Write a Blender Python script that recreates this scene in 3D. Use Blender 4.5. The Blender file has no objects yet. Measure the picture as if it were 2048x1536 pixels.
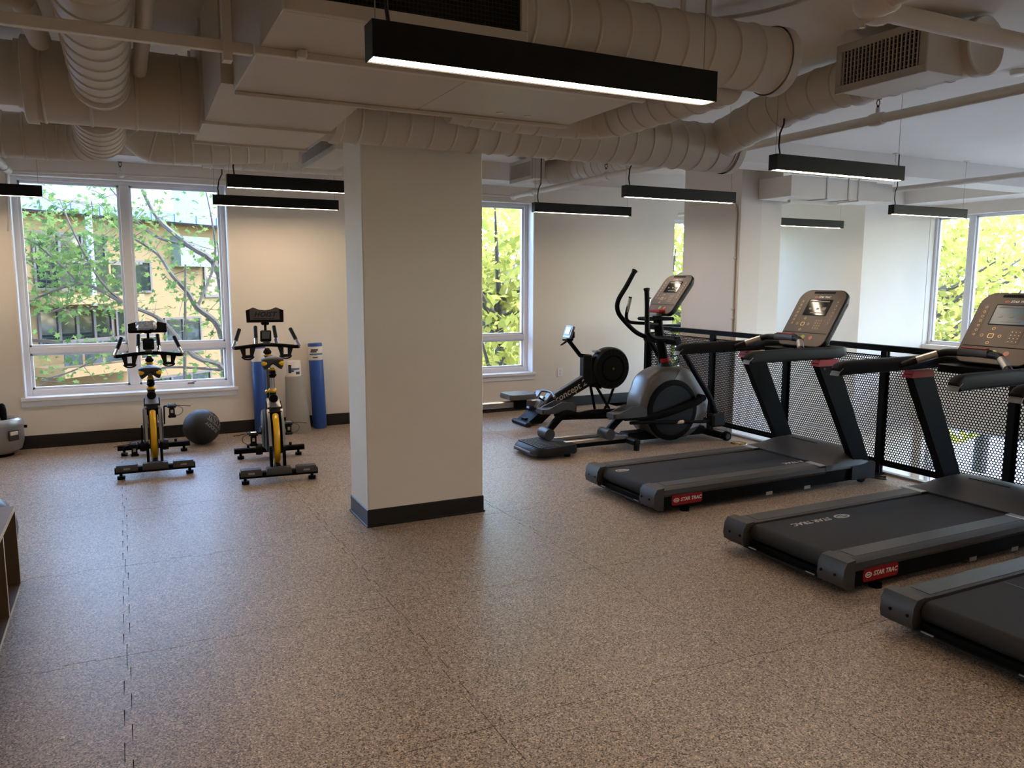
import bpy, math, random
import numpy as np
from mathutils import Vector, Matrix
sc = bpy.context.scene
col = sc.collection
rnd = random.Random(7)
pi = math.pi

# ------------------------------------------------------------------ camera
YAW, PITCH, ROLL, FPX = math.radians(26.428), math.radians(7.528), math.radians(0.171), 1564.05
cam_d = bpy.data.cameras.new('camera')
cam = bpy.data.objects.new('camera', cam_d); col.objects.link(cam)
fw = Vector((math.sin(YAW)*math.cos(PITCH), math.cos(YAW)*math.cos(PITCH), -math.sin(PITCH)))
rt = Vector((math.cos(YAW), -math.sin(YAW), 0)); up = rt.cross(fw)
r2 = rt*math.cos(ROLL) + up*math.sin(ROLL); u2 = -rt*math.sin(ROLL) + up*math.cos(ROLL)
cam.matrix_world = Matrix(((r2.x, u2.x, -fw.x, 0), (r2.y, u2.y, -fw.y, 0), (r2.z, u2.z, -fw.z, 1.65), (0, 0, 0, 1)))
cam_d.sensor_width = 36.0; cam_d.sensor_fit = 'HORIZONTAL'; cam_d.lens = 36.0*FPX/2048.0
cam_d.clip_start = 0.02; cam_d.clip_end = 300
sc.camera = cam
CP = Vector((0, 0, 1.65))
def ray(x, y):
    return r2*((x-1024)/FPX) - u2*((y-768)/FPX) + fw
def on_plane(x, y, p, n):
    d = ray(x, y); return CP + d*((p-CP).dot(n)/d.dot(n))

# ------------------------------------------------------------------ world, sun, exposure
sc.view_settings.view_transform = 'Standard'; sc.view_settings.look = 'None'
sc.view_settings.gamma = 1.0; sc.view_settings.use_curve_mapping = False
sc.view_settings.exposure = 0.0
w = bpy.data.worlds.new('sky'); sc.world = w; w.use_nodes = True
nt = w.node_tree; nt.nodes.clear()
sky = nt.nodes.new('ShaderNodeTexSky'); sky.sky_type = 'NISHITA'; sky.sun_disc = False
sky.sun_elevation = math.radians(55); sky.sun_rotation = math.radians(100); sky.air_density = 1.0; sky.dust_density = 1.2
bg = nt.nodes.new('ShaderNodeBackground'); bg.inputs[1].default_value = 6.5
wo = nt.nodes.new('ShaderNodeOutputWorld')
nt.links.new(sky.outputs[0], bg.inputs[0]); nt.links.new(bg.outputs[0], wo.inputs[0])
sun_d = bpy.data.lights.new('sun', 'SUN'); sun_d.energy = 3.0; sun_d.angle = math.radians(0.6); sun_d.color = (1, 0.93, 0.82)
sun = bpy.data.objects.new('sun', sun_d); col.objects.link(sun)
sun.rotation_euler = Vector((-0.62, -0.22, -0.75)).to_track_quat('-Z', 'Y').to_euler()
LAMP = 46.0          # strength of the pendant diffusers
sc.cycles.max_bounces = 8; sc.cycles.diffuse_bounces = 5; sc.cycles.glossy_bounces = 3
sc.cycles.transparent_max_bounces = 16; sc.cycles.sample_clamp_indirect = 6.0
sc.cycles.use_denoising = True

# ------------------------------------------------------------------ materials
def lin(c):
    return tuple(((v/255.0)/12.92 if v/255.0 <= 0.04045 else ((v/255.0+0.055)/1.055)**2.4) for v in c) + (1.0,)
MATS = {}
def mat(name, c, rough=0.5, metal=0.0, var=0.0, scale=8.0, bump=0.0, bscale=60.0, spec=0.5, coat=0.0, emit=None, es=0.0):
    m = bpy.data.materials.new(name); m.use_nodes = True
    n = m.node_tree; b = n.nodes['Principled BSDF']
    b.inputs['Base Color'].default_value = lin(c); b.inputs['Roughness'].default_value = rough
    b.inputs['Metallic'].default_value = metal; b.inputs['Specular IOR Level'].default_value = spec
    b.inputs['Coat Weight'].default_value = coat
    tc = n.nodes.new('ShaderNodeTexCoord')
    no = n.nodes.new('ShaderNodeTexNoise'); no.inputs['Scale'].default_value = scale; no.inputs['Detail'].default_value = 4
    n.links.new(tc.outputs['Object'], no.inputs['Vector'])
    mx = n.nodes.new('ShaderNodeMix'); mx.data_type = 'RGBA'
    a = lin(c); v = max(var, 0.02)
    mx.inputs['A'].default_value = tuple(x*(1-v) for x in a[:3]) + (1,)
    mx.inputs['B'].default_value = tuple(min(1, x*(1+v)) for x in a[:3]) + (1,)
    n.links.new(no.outputs['Fac'], mx.inputs['Factor']); n.links.new(mx.outputs['Result'], b.inputs['Base Color'])
    if bump:
        nb = n.nodes.new('ShaderNodeTexNoise'); nb.inputs['Scale'].default_value = bscale; nb.inputs['Detail'].default_value = 3
        n.links.new(tc.outputs['Object'], nb.inputs['Vector'])
        bm = n.nodes.new('ShaderNodeBump'); bm.inputs['Strength'].default_value = bump; bm.inputs['Distance'].default_value = 0.01
        n.links.new(nb.outputs['Fac'], bm.inputs['Height']); n.links.new(bm.outputs['Normal'], b.inputs['Normal'])
    if emit:
        b.inputs['Emission Color'].default_value = lin(emit); b.inputs['Emission Strength'].default_value = es
    MATS[name] = m
    return m
M_wall = mat('wall_paint', (226, 217, 205), 0.75, var=0.03, scale=1.5, bump=0.05, bscale=220)
M_ceil = mat('ceiling_paint', (222, 214, 204), 0.85, var=0.05, scale=2.0, bump=0.1, bscale=40)
M_duct = mat('duct_paint', (196, 186, 171), 0.5, var=0.05, scale=5, bump=0.05, bscale=25)
M_pipe = mat('pipe_paint', (206, 198, 186), 0.4, var=0.04)
M_trim = mat('window_vinyl', (232, 232, 236), 0.35, var=0.02)
M_base = mat('baseboard_rubber', (17, 16, 16), 0.38, var=0.1)
M_black = mat('black_powder_coat', (12, 12, 12), 0.5, var=0.1, spec=0.06)
M_lampbody = mat('lamp_black_metal', (14, 14, 14), 0.5, var=0.1, spec=0.2)
M_blackpl = mat('black_plastic', (19, 19, 19), 0.45, var=0.1, bump=0.1, bscale=400, spec=0.2)
M_dgrey = mat('dark_grey_plastic', (56, 53, 51), 0.45, spec=0.4, var=0.08, bump=0.08, bscale=500)
M_mgrey = mat('mid_grey_plastic', (92, 88, 84), 0.4, var=0.06)
M_shroud = mat('shroud_grey', (74, 68, 62), 0.35, var=0.06)
M_silver = mat('silver_plastic', (150, 150, 150), 0.3, metal=0.5, var=0.05)
M_chrome = mat('chrome', (205, 205, 208), 0.15, metal=1.0)
M_steel = mat('brushed_steel', (190, 185, 178), 0.3, metal=0.9, var=0.1, scale=30)
M_red = mat('red_plastic', (138, 14, 18), 0.42, var=0.05, spec=0.25)
M_yellow = mat('yellow_gloss', (236, 182, 14), 0.25, var=0.03, coat=0.4)
M_foam = mat('handrail_foam', (24, 23, 22), 0.6, var=0.1, bump=0.1, bscale=300, spec=0.12)
M_console = mat('console_warm_reflection', (64, 48, 37), 0.42, var=0.04)  # dark grey face; the brown is warm reflected light put into the colour
M_console2 = mat('console_panel', (80, 62, 49), 0.45, var=0.04)
M_belt = mat('tread_belt', (36, 33, 32), 0.75, spec=0.3, var=0.2, scale=40, bump=0.3, bscale=900)
M_white = mat('white_print', (225, 222, 215), 0.5)
M_offprint = mat('pale_print', (178, 170, 160), 0.6)
M_screen = mat('screen_on', (30, 42, 50), 0.25, var=0.1, spec=0.3, emit=(92, 118, 128), es=0.35)
M_screen2 = mat('screen_dim', (28, 30, 32), 0.08, var=0.1)
M_lcd = mat('lcd_grey', (150, 175, 200), 0.15, emit=(120, 160, 200), es=0.15)
M_icon = mat('screen_icon', (40, 50, 54), 0.3)
M_gold = mat('key_ring_gold', (205, 170, 110), 0.35, metal=0.2)
M_green = mat('key_green', (140, 150, 50), 0.35)
M_keyred = mat('key_red', (190, 90, 75), 0.35)
M_blue = mat('blue_foam', (40, 78, 150), 0.45, var=0.06)
M_greyfoam = mat('grey_foam', (150, 143, 134), 0.7, var=0.06, bump=0.15, bscale=150)
M_label = mat('label_white', (224, 214, 204), 0.5, var=0.03)
M_labelink = mat('label_ink', (38, 44, 62), 0.5)
M_ball = mat('medicine_ball', (24, 25, 28), 0.55, var=0.15, bump=0.3, bscale=250)
M_gymball = mat('gym_ball_slate', (46, 58, 76), 0.4, var=0.06)
M_wood = mat('laminate_brown', (92, 72, 52), 0.5, var=0.18, scale=14)
M_edge = mat('edge_band', (196, 180, 158), 0.5, var=0.05)
M_brass = mat('brass', (200, 150, 60), 0.25, metal=1.0, var=0.1)
M_cable = mat('cable_black', (14, 14, 14), 0.5)
M_wire = mat('steel_wire', (150, 145, 138), 0.4, metal=0.7)
M_void = mat('duct_inside', (12, 11, 10), 0.9)
M_mesh = mat('filter_mesh', (40, 36, 31), 0.6)
M_grille = mat('grille_grey', (168, 160, 147), 0.45)
M_lower = mat('lower_floor_tile', (196, 196, 198), 0.4, var=0.08, scale=3)
M_saddle = mat('saddle_vinyl', (22, 20, 19), 0.5)
M_clear = mat('plastic_wrap', (120, 128, 140), 0.06, spec=1.0, coat=1.0, var=0.6, scale=25, bump=1.0, bscale=30)
M_lamp = mat('lamp_diffuser', (255, 245, 225), 0.5, emit=(255, 226, 194), es=LAMP)
M_lampoff = mat('lamp_diffuser_pale', (240, 238, 232), 0.5)

def thin_glass(name, tint, frn=0.06):
    m = bpy.data.materials.new(name); m.use_nodes = True; n = m.node_tree; n.nodes.clear()
    o = n.nodes.new('ShaderNodeOutputMaterial'); t = n.nodes.new('ShaderNodeBsdfTransparent'); g = n.nodes.new('ShaderNodeBsdfGlossy')
    g.inputs['Roughness'].default_value = 0.01
    f = n.nodes.new('ShaderNodeLayerWeight'); f.inputs['Blend'].default_value = 0.25
    mth = n.nodes.new('ShaderNodeMath'); mth.operation = 'MULTIPLY_ADD'; mth.inputs[1].default_value = 0.5; mth.inputs[2].default_value = frn
    mx = n.nodes.new('ShaderNodeMixShader'); t.inputs[0].default_value = tint
    n.links.new(f.outputs['Fresnel'], mth.inputs[0]); n.links.new(mth.outputs[0], mx.inputs[0])
    n.links.new(t.outputs[0], mx.inputs[1]); n.links.new(g.outputs[0], mx.inputs[2]); n.links.new(mx.outputs[0], o.inputs[0])
    return m
M_glass = thin_glass('window_glass', (0.86, 0.9, 0.93, 1), 0.025)

def floor_mat():
    m = bpy.data.materials.new('rubber_floor'); m.use_nodes = True; n = m.node_tree; b = n.nodes['Principled BSDF']
    geo = n.nodes.new('ShaderNodeNewGeometry')
    vo = n.nodes.new('ShaderNodeTexVoronoi'); vo.inputs['Scale'].default_value = 190; n.links.new(geo.outputs['Position'], vo.inputs['Vector'])
    ra = n.nodes.new('ShaderNodeValToRGB'); r = ra.color_ramp; r.interpolation = 'CONSTANT'
    cols = [(0.0, (80, 66, 55)), (0.16, (136, 118, 102)), (0.34, (166, 147, 129)), (0.55, (182, 163, 143)), (0.74, (148, 131, 117)), (0.88, (214, 195, 172)), (0.95, (94, 79, 67))]
    while len(r.elements) < len(cols): r.elements.new(0.5)
    for e, (p, c) in zip(r.elements, cols): e.position = p; e.color = lin(c)
    sp = n.nodes.new('ShaderNodeSeparateColor'); n.links.new(vo.outputs['Color'], sp.inputs[0]); n.links.new(sp.outputs[0], ra.inputs[0])
    no = n.nodes.new('ShaderNodeTexNoise'); no.inputs['Scale'].default_value = 0.9; no.inputs['Detail'].default_value = 3; n.links.new(geo.outputs['Position'], no.inputs['Vector'])
    mr = n.nodes.new('ShaderNodeMapRange'); mr.inputs['To Min'].default_value = 0.86; mr.inputs['To Max'].default_value = 1.14; n.links.new(no.outputs['Fac'], mr.inputs[0])
    mu = n.nodes.new('ShaderNodeMix'); mu.data_type = 'RGBA'; mu.blend_type = 'MULTIPLY'; mu.inputs['Factor'].default_value = 1
    n.links.new(ra.outputs[0], mu.inputs['A']); n.links.new(mr.outputs[0], mu.inputs['B']); n.links.new(mu.outputs['Result'], b.inputs['Base Color'])
    b.inputs['Roughness'].default_value = 0.40; b.inputs['Specular IOR Level'].default_value = 0.5
    bp = n.nodes.new('ShaderNodeBump'); bp.inputs['Strength'].default_value = 0.12; bp.inputs['Distance'].default_value = 0.004
    n.links.new(sp.outputs[1], bp.inputs['Height']); n.links.new(bp.outputs['Normal'], b.inputs['Normal'])
    return m
M_floor = floor_mat()
M_floorbase = mat('floor_base', (74, 64, 57), 0.9)

def block_mat():
    m = mat('painted_block', (220, 208, 196), 0.7, var=0.04, scale=2)
    n = m.node_tree; b = n.nodes['Principled BSDF']
    tc = n.nodes.new('ShaderNodeTexCoord'); mp = n.nodes.new('ShaderNodeMapping')
    mp.inputs['Rotation'].default_value = (pi/2, 0, pi/2)
    br = n.nodes.new('ShaderNodeTexBrick'); br.inputs['Scale'].default_value = 1.0; br.inputs['Mortar Size'].default_value = 0.006
    br.inputs['Brick Width'].default_value = 0.8; br.inputs['Row Height'].default_value = 0.4
    br.inputs['Color1'].default_value = br.inputs['Color2'].default_value = (1, 1, 1, 1); br.inputs['Mortar'].default_value = (0, 0, 0, 1)
    n.links.new(tc.outputs['Object'], mp.inputs[0]); n.links.new(mp.outputs[0], br.inputs['Vector'])
    bp = n.nodes.new('ShaderNodeBump'); bp.inputs['Strength'].default_value = 0.25; bp.inputs['Distance'].default_value = 0.004
    n.links.new(br.outputs['Color'], bp.inputs['Height']); n.links.new(bp.outputs['Normal'], b.inputs['Normal'])
    return m
M_block = block_mat()

def leaf_mat(name, c1, c2, trans=0.45):
    m = bpy.data.materials.new(name); m.use_nodes = True; n = m.node_tree; n.nodes.clear()
    o = n.nodes.new('ShaderNodeOutputMaterial'); d = n.nodes.new('ShaderNodeBsdfDiffuse'); t = n.nodes.new('ShaderNodeBsdfTranslucent'); mx = n.nodes.new('ShaderNodeMixShader')
    geo = n.nodes.new('ShaderNodeNewGeometry'); mc = n.nodes.new('ShaderNodeMix'); mc.data_type = 'RGBA'
    mc.inputs['A'].default_value = lin(c1); mc.inputs['B'].default_value = lin(c2)
    n.links.new(geo.outputs['Random Per Island'], mc.inputs['Factor'])
    n.links.new(mc.outputs['Result'], d.inputs[0]); n.links.new(mc.outputs['Result'], t.inputs[0])
    mx.inputs[0].default_value = trans
    n.links.new(d.outputs[0], mx.inputs[1]); n.links.new(t.outputs[0], mx.inputs[2]); n.links.new(mx.outputs[0], o.inputs[0])
    return m
M_leafA = leaf_mat('maple_leaf', (58, 80, 44), (100, 114, 60))
M_leafB = leaf_mat('spring_leaf', (124, 126, 56), (172, 164, 84))
M_bark = mat('bark_grey', (74, 66, 58), 0.9, var=0.25, scale=20, bump=0.4, bscale=40)
M_stucco = mat('ochre_stucco', (104, 80, 44), 0.9, var=0.08, scale=1.2, bump=0.3, bscale=60)
M_stucco2 = mat('grey_panel', (84, 90, 78), 0.8, var=0.05)
M_roofblue = mat('blue_metal_roof', (66, 84, 108), 0.4, metal=0.2, var=0.08, scale=4)
M_winglass = mat('dark_window_glass', (22, 28, 28), 0.06, spec=0.8, var=0.3, scale=1.0)
M_brownframe = mat('brown_frame', (58, 48, 42), 0.5)
M_greytower = mat('pale_tower', (120, 130, 142), 0.6, var=0.06, scale=0.6)
M_asphalt = mat('asphalt', (104, 104, 106), 0.9, var=0.15, scale=3)
M_grass = mat('ground_green', (84, 98, 52), 0.95, var=0.3, scale=2)

# ------------------------------------------------------------------ mesh helpers
V = Vector
class MB:
    def __init__(s): s.v = []; s.f = []; s.M = None
    def _add(s, vs, fs):
        o = len(s.v)
        if s.M is not None: vs = [s.M @ V(p) for p in vs]
        s.v += [tuple(p) for p in vs]; s.f += [tuple(i+o for i in f) for f in fs]; return s
    def box(s, c, d, rot=None, bev=0.0):
        hx, hy, hz = d[0]/2, d[1]/2, d[2]/2
        vs = []; fs = []
        if bev <= 0:
            vs = [(sx*hx, sy*hy, sz*hz) for sz in (-1, 1) for sy in (-1, 1) for sx in (-1, 1)]
            fs = [(0, 2, 3, 1), (4, 5, 7, 6), (0, 1, 5, 4), (2, 6, 7, 3), (0, 4, 6, 2), (1, 3, 7, 5)]
        else:
            b = min(bev, hx*.98, hy*.98, hz*.98); idx = {}
            for sx in (-1, 1):
                for sy in (-1, 1):
                    for sz in (-1, 1):
                        for ax in range(3):
                            p = [sx*(hx-b), sy*(hy-b), sz*(hz-b)]; p[ax] += (sx, sy, sz)[ax]*b
                            idx[(sx, sy, sz, ax)] = len(vs); vs.append(tuple(p))
            I = lambda a, b2, c2, ax: idx[(a, b2, c2, ax)]
            for q in (-1, 1):
                ring = [(-1, -1), (1, -1), (1, 1), (-1, 1)]
                fx = [I(q, a, b2, 0) for a, b2 in ring]; fy = [I(b2, q, a, 1) for a, b2 in ring]; fz = [I(a, b2, q, 2) for a, b2 in ring]
                for F in (fx, fy, fz): fs.append(tuple(F) if q > 0 else tuple(F[::-1]))
            for a in (-1, 1):
                for b2 in (-1, 1):
                    e1 = (I(a, b2, -1, 0), I(a, b2, 1, 0), I(a, b2, 1, 1), I(a, b2, -1, 1))
                    fs.append(e1 if a*b2 < 0 else e1[::-1])
                    e2 = (I(-1, a, b2, 1), I(1, a, b2, 1), I(1, a, b2, 2), I(-1, a, b2, 2))
                    fs.append(e2 if a*b2 < 0 else e2[::-1])
                    e3 = (I(a, -1, b2, 2), I(a, 1, b2, 2), I(a, 1, b2, 0), I(a, -1, b2, 0))
                    fs.append(e3 if a*b2 < 0 else e3[::-1])
                    for c2 in (-1, 1):
                        t = (I(a, b2, c2, 0), I(a, b2, c2, 1), I(a, b2, c2, 2)); fs.append(t if a*b2*c2 > 0 else t[::-1])
        m = Matrix.Translation(V(c)) @ (rot.to_4x4() if rot is not None else Matrix.Identity(4))
        return s._add([m @ V(p) for p in vs], fs)
    def bb(s, x0, x1, y0, y1, z0, z1, bev=0.0):
        return s.box(((x0+x1)/2, (y0+y1)/2, (z0+z1)/2), (abs(x1-x0), abs(y1-y0), abs(z1-z0)), None, bev)
    def beam(s, p0, p1, wd, ht, upv=(0, 0, 1), bev=0.0):
        p0, p1 = V(p0), V(p1); d = (p1-p0); L = d.length; z = d.normalized()
        x = V(upv).cross(z); x = x.normalized() if x.length > 1e-6 else V((1, 0, 0)); y = z.cross(x)
        return s.box((p0+p1)/2, (wd, ht, L), Matrix((x, y, z)).transposed(), bev)
    def cyl(s, p0, p1, r0, r1=None, n=16, cap=True):
        r1 = r0 if r1 is None else r1
        return s.lathe([(r0, 0), (r1, (V(p1)-V(p0)).length)], p0, V(p1)-V(p0), n, cap)
    def lathe(s, prof, o, axis, n=24, cap=True):
        z = V(axis).normalized(); x = z.orthogonal().normalized(); y = z.cross(x); o = V(o)
        vs = []; fs = []; k = len(prof)
        for r, h in prof:
            for i in range(n):
                a = 2*pi*i/n; vs.append(o + x*(r*math.cos(a)) + y*(r*math.sin(a)) + z*h)
        for j in range(k-1):
            for i in range(n):
                i2 = (i+1) % n; fs.append((j*n+i, j*n+i2, (j+1)*n+i2, (j+1)*n+i))
        if cap:
            fs.append(tuple(range(n))[::-1]); fs.append(tuple((k-1)*n+i for i in range(n)))
        return s._add(vs, fs)
    def sweep(s, pts, r, n=10, closed=False, cap=True, upv=None):
        pts = [V(p) for p in pts]; m = len(pts)
        rs = r if isinstance(r, list) else [r]*m
        T = []
        for i in range(m):
            a = pts[(i-1) % m] if (closed or i > 0) else pts[i]; b = pts[(i+1) % m] if (closed or i < m-1) else pts[i]
            t = (b-a); T.append(t.normalized() if t.length > 1e-9 else V((0, 0, 1)))
        u = V(upv) if upv is not None else T[0].orthogonal()
        vs = []; fs = []
        for i in range(m):
            u = (u - T[i]*u.dot(T[i]))
            u = u.normalized() if u.length > 1e-6 else T[i].orthogonal().normalized()
            v = T[i].cross(u); ru, rv = rs[i] if isinstance(rs[i], tuple) else (rs[i], rs[i])
            for j in range(n):
                a = 2*pi*j/n; ca, sa = math.cos(a), math.sin(a)
                if isinstance(rs[i], tuple):   # rounded rectangle section
                    e = 0.55; ca = math.copysign(abs(ca)**e, ca); sa = math.copysign(abs(sa)**e, sa)
                vs.append(pts[i] + u*(ru*ca) + v*(rv*sa))
        for i in range(m if closed else m-1):
            i2 = (i+1) % m
            for j in range(n):
                j2 = (j+1) % n; fs.append((i*n+j, i*n+j2, i2*n+j2, i2*n+j))
        if cap and not closed:
            fs.append(tuple(range(n))[::-1]); fs.append(tuple((m-1)*n+j for j in range(n)))
        return s._add(vs, fs)
    def prism(s, poly, o, u, v, wv):
        o, u, v, wv = V(o), V(u), V(v), V(wv); n = len(poly)
        vs = [o+u*a+v*b for a, b in poly] + [o+u*a+v*b+wv for a, b in poly]
        fs = [tuple(range(n))[::-1], tuple(range(n, 2*n))] + [(i, (i+1) % n, n+(i+1) % n, n+i) for i in range(n)]
        return s._add(vs, fs)
    def loft(s, rings, cap=True, closed=True):
        n = len(rings[0]); vs = [p for r in rings for p in r]; fs = []
        for j in range(len(rings)-1):
            for i in range(n if closed else n-1):
                i2 = (i+1) % n; fs.append((j*n+i, j*n+i2, (j+1)*n+i2, (j+1)*n+i))
        if cap:
            fs.append(tuple(range(n))[::-1]); fs.append(tuple((len(rings)-1)*n+i for i in range(n)))
        return s._add(vs, fs)
    def ball(s, c, r, nu=20, nv=12, sq=(1, 1, 1)):
        prof = [(max(1e-4, math.sin(pi*i/nv)), -math.cos(pi*i/nv)) for i in range(nv+1)]
        vs = []; fs = []
        for a, h in prof:
            for i in range(nu):
                t = 2*pi*i/nu; vs.append((c[0]+r*sq[0]*a*math.cos(t), c[1]+r*sq[1]*a*math.sin(t), c[2]+r*sq[2]*h))
        for j in range(nv):
            for i in range(nu):
                i2 = (i+1) % nu; fs.append((j*nu+i, j*nu+i2, (j+1)*nu+i2, (j+1)*nu+i))
        return s._add(vs, fs)
    def mesh(s, name, m, ang=35):
        me = bpy.data.meshes.new(name); me.from_pydata(s.v, [], s.f); me.update()
        me.polygons.foreach_set('use_smooth', [True]*len(me.polygons)); me.set_sharp_from_angle(angle=math.radians(ang))
        me.materials.append(m); return me
def round_poly(w_, h_, r, n=6, rb=None):
    rb = r if rb is None else rb; P = []
    for cx, cy, a0, rr in ((w_/2-r, h_/2-r, 0, r), (-w_/2+r, h_/2-r, pi/2, r), (-w_/2+rb, -h_/2+rb, pi, rb), (w_/2-rb, -h_/2+rb, 1.5*pi, rb)):
        for i in range(n+1):
            a = a0 + pi/2*i/n; P.append((cx+rr*math.cos(a), cy+rr*math.sin(a)))
    return P
def obj(name, mb, m, parent=None, ang=35):
    o = bpy.data.objects.new(name, mb.mesh(name, m, ang) if isinstance(mb, MB) else mb)
    col.objects.link(o)
    if parent is not None: o.parent = parent
    return o
def tag(o, label, cat, group=None, kind=None):
    o['label'] = label; o['category'] = cat
    if group: o['group'] = group
    if kind: o['kind'] = kind
    return o
def thing(name, label, cat, loc=(0, 0, 0), rz=0.0, group=None):
    o = bpy.data.objects.new(name, None); col.objects.link(o); o.location = loc; o.rotation_euler = (0, 0, rz); o.empty_display_size = 0.1
    return tag(o, label, cat, group)
def struct(name, mb, m, parent=None, ang=35):
    o = obj(name, mb, m, parent, ang)
    if parent is None: o['kind'] = 'structure'
    return o
def dup(root, loc, rz, label=None):
    def cp(o, p):
        c = o.copy(); col.objects.link(c); c.parent = p
        for ch in list(o.children): cp(ch, c)
        return c
    r = cp(root, None); r.location = loc; r.rotation_euler = (0, 0, rz)
    if label: r['label'] = label
    return r
def text_mesh(txt, size, o, u, v, m, ext=0.0006, shear=0.0, bold=0.0, space=1.0, fn=None, name='lettering', center=True):
    cu = bpy.data.curves.new('txt', 'FONT'); cu.body = txt; cu.size = size; cu.extrude = ext; cu.shear = shear; cu.offset = bold; cu.space_character = space
    cu.resolution_u = 2
    cu.align_x = 'CENTER' if center else 'LEFT'; cu.align_y = 'CENTER'
    to = bpy.data.objects.new('txt', cu); col.objects.link(to)
    dg = bpy.context.evaluated_depsgraph_get(); me = bpy.data.meshes.new_from_object(to.evaluated_get(dg))
    bpy.data.objects.remove(to); bpy.data.curves.remove(cu)
    o, u, v = V(o), V(u).normalized(), V(v).normalized(); wv = u.cross(v)
    for p in me.vertices:
        c = p.co; p.co = fn(c) if fn else o + u*c.x + v*c.y + wv*c.z
    me.name = name; me.materials.clear(); me.materials.append(m)
    return me

# ------------------------------------------------------------------ the room
FX = 5.72; BY = 8.85; CZ = 3.0; EX = 11.0
# floor: gallery slab, with rubber tiles
mb = MB(); mb.bb(-5, FX+0.12, -5, 7.95, -0.3, -0.011); mb.bb(-5, 6.9, 7.95, BY, -0.3, -0.011)
floor = struct('floor', mb, M_floor)
S = 1.22; X0 = -0.065; Y0 = 3.69 - 8*1.22
def tile_mesh(xm, ym, x0=-9.0):
    # interlocking square teeth on every side; clamped at the room's edges
    g = 0.0018; t = 0.013; teeth = 10
    off = lambda k: 0.0 if k in (0, teeth-1) else (t if k % 2 == 0 else -t)
    bot = []; top = []; lef = []; rig = []
    for k in range(teeth):
        a, b = S*k/teeth, S*(k+1)/teeth
        bot += [(a, off(k)+g), (b, off(k)+g)]; top += [(a, S+off(k)-g), (b, S+off(k)-g)]
        lef += [(off(k)+g, a), (off(k)+g, b)]; rig += [(S+off(k)-g, a), (S+off(k)-g, b)]
    P = [(g, g)] + bot[1:-1] + [(S-g, g)] + rig[1:-1] + [(S-g, S-g)] + top[1:-1][::-1] + [(g, S-g)] + lef[1:-1][::-1]
    P = [(max(min(x, xm), x0), min(y, ym)) for x, y in P]
    Q = [p for k, p in enumerate(P) if abs(p[0]-P[k-1][0])+abs(p[1]-P[k-1][1]) > 1e-6]
    m = MB(); m.prism(Q, (0, 0, -0.011), (1, 0, 0), (0, 1, 0), (0, 0, 0.011)); return m.mesh('rubber_tile', M_floor, 30)
TM = {}
for i in range(-4, 6):
    for j in range(0, 13):
        xo, yo = X0+i*S, Y0+j*S
        xmax = FX+0.10 if yo+S < 7.95 else 6.9
        xm, ym = round(min(S+1, xmax-xo), 4), round(min(S+1, BY-yo), 4)
        if xm < 0.02 or ym < 0.02: continue
        if (xm, ym) not in TM: TM[(xm, ym)] = tile_mesh(xm, ym)
        if yo < 7.95 < yo+S and xo+S > FX+0.1:
            if xo > FX: continue
            pm_ = tile_mesh(FX+0.10-xo, ym)
        else: pm_ = TM[(xm, ym)]
        o = obj('rubber_tile', pm_, None, floor); o.location = (xo, yo, 0)
m = MB(); m.bb(FX+0.102, 6.9, 7.95, BY, -0.011, 0.0); obj('rubber_tile', m, M_floor, floor)
# ceiling, walls
mb = MB(); mb.bb(-5, EX+0.3, -5, 10.4, CZ, CZ+0.2); struct('ceiling', mb, M_ceil)
def wall_holes(axis, pos0, pos1, a0, a1, z0, z1, holes):
    # wall slab with rectangular holes; a = running axis
    m = MB(); hs = sorted(holes); cur = a0
    def bx(p, q, zz0, zz1):
        if q-p < 1e-4 or zz1-zz0 < 1e-4: return
        if axis == 'x': m.bb(p, q, pos0, pos1, zz0, zz1)
        else: m.bb(pos0, pos1, p, q, zz0, zz1)
    for h0, h1, hz0, hz1 in hs:
        bx(cur, h0, z0, z1); bx(h0, h1, z0, hz0); bx(h0, h1, hz1, z1); cur = h1
    bx(cur, a1, z0, z1); return m
W1 = (-0.90, 1.05, 0.50, 2.63); W2 = (2.77, 4.70, 0.48, 2.61); W0 = (-4.2, -2.3, 0.5, 2.63)
struct('wall_back', wall_holes('x', BY, BY+0.28, -5, 6.9, -3.6, CZ, [W0, W1, W2]), M_wall)
mb = MB(); mb.bb(-5.2, -5, -5, BY, -0.3, CZ); struct('wall_left', mb, M_wall)
mb = MB(); mb.bb(-5.2, EX, -5.2, -5, -3.6, CZ); struct('wall_front', mb, M_wall)
mb = MB(); mb.bb(6.7, 6.9, BY+0.281, 10.2, -3.6, CZ); struct('wall_return', mb, M_wall)
mb = MB(); mb.bb(9.58, 9.8, 8.1, 10.2, -3.6, CZ); mb.bb(9.58, EX, 7.96, 8.1, -3.6, CZ); struct('wall_chase', mb, M_wall)
WE = (-0.3, 7.955, 0.70, 2.62); WEL = (-0.3, 7.84, -3.1, -0.5)
m_e = wall_holes('y', EX, EX+0.25, -5, 8.0, 0.0, CZ, [WE]); m2 = wall_holes('y', EX, EX+0.25, -5, 8.0, -3.6, 0.0, [WEL])
m_e._add(m2.v, m2.f); struct('wall_right', m_e, M_wall)
mb = MB(); mb.bb(EX+0.25, EX+1.9, -5, 8.6, 2.75, 2.95); struct('added_sky_blocker', mb, M_ceil)  # unseen slab added outside to hold high sky light off the corner wall
struct('wall_stair', wall_holes('x', 10.2, 10.35, 6.7, 9.8, -3.6, CZ, [(6.95, 9.5, -0.4, 2.62)]), M_wall)
mb = MB(); mb.bb(-5, EX, -5, 10.2, -3.7, -3.6); struct('floor_lower', mb, M_lower)
mb = MB(); mb.bb(-5, 6.7, BY-0.5, BY, 2.80, CZ); struct('trim_1', mb, M_ceil)
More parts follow.
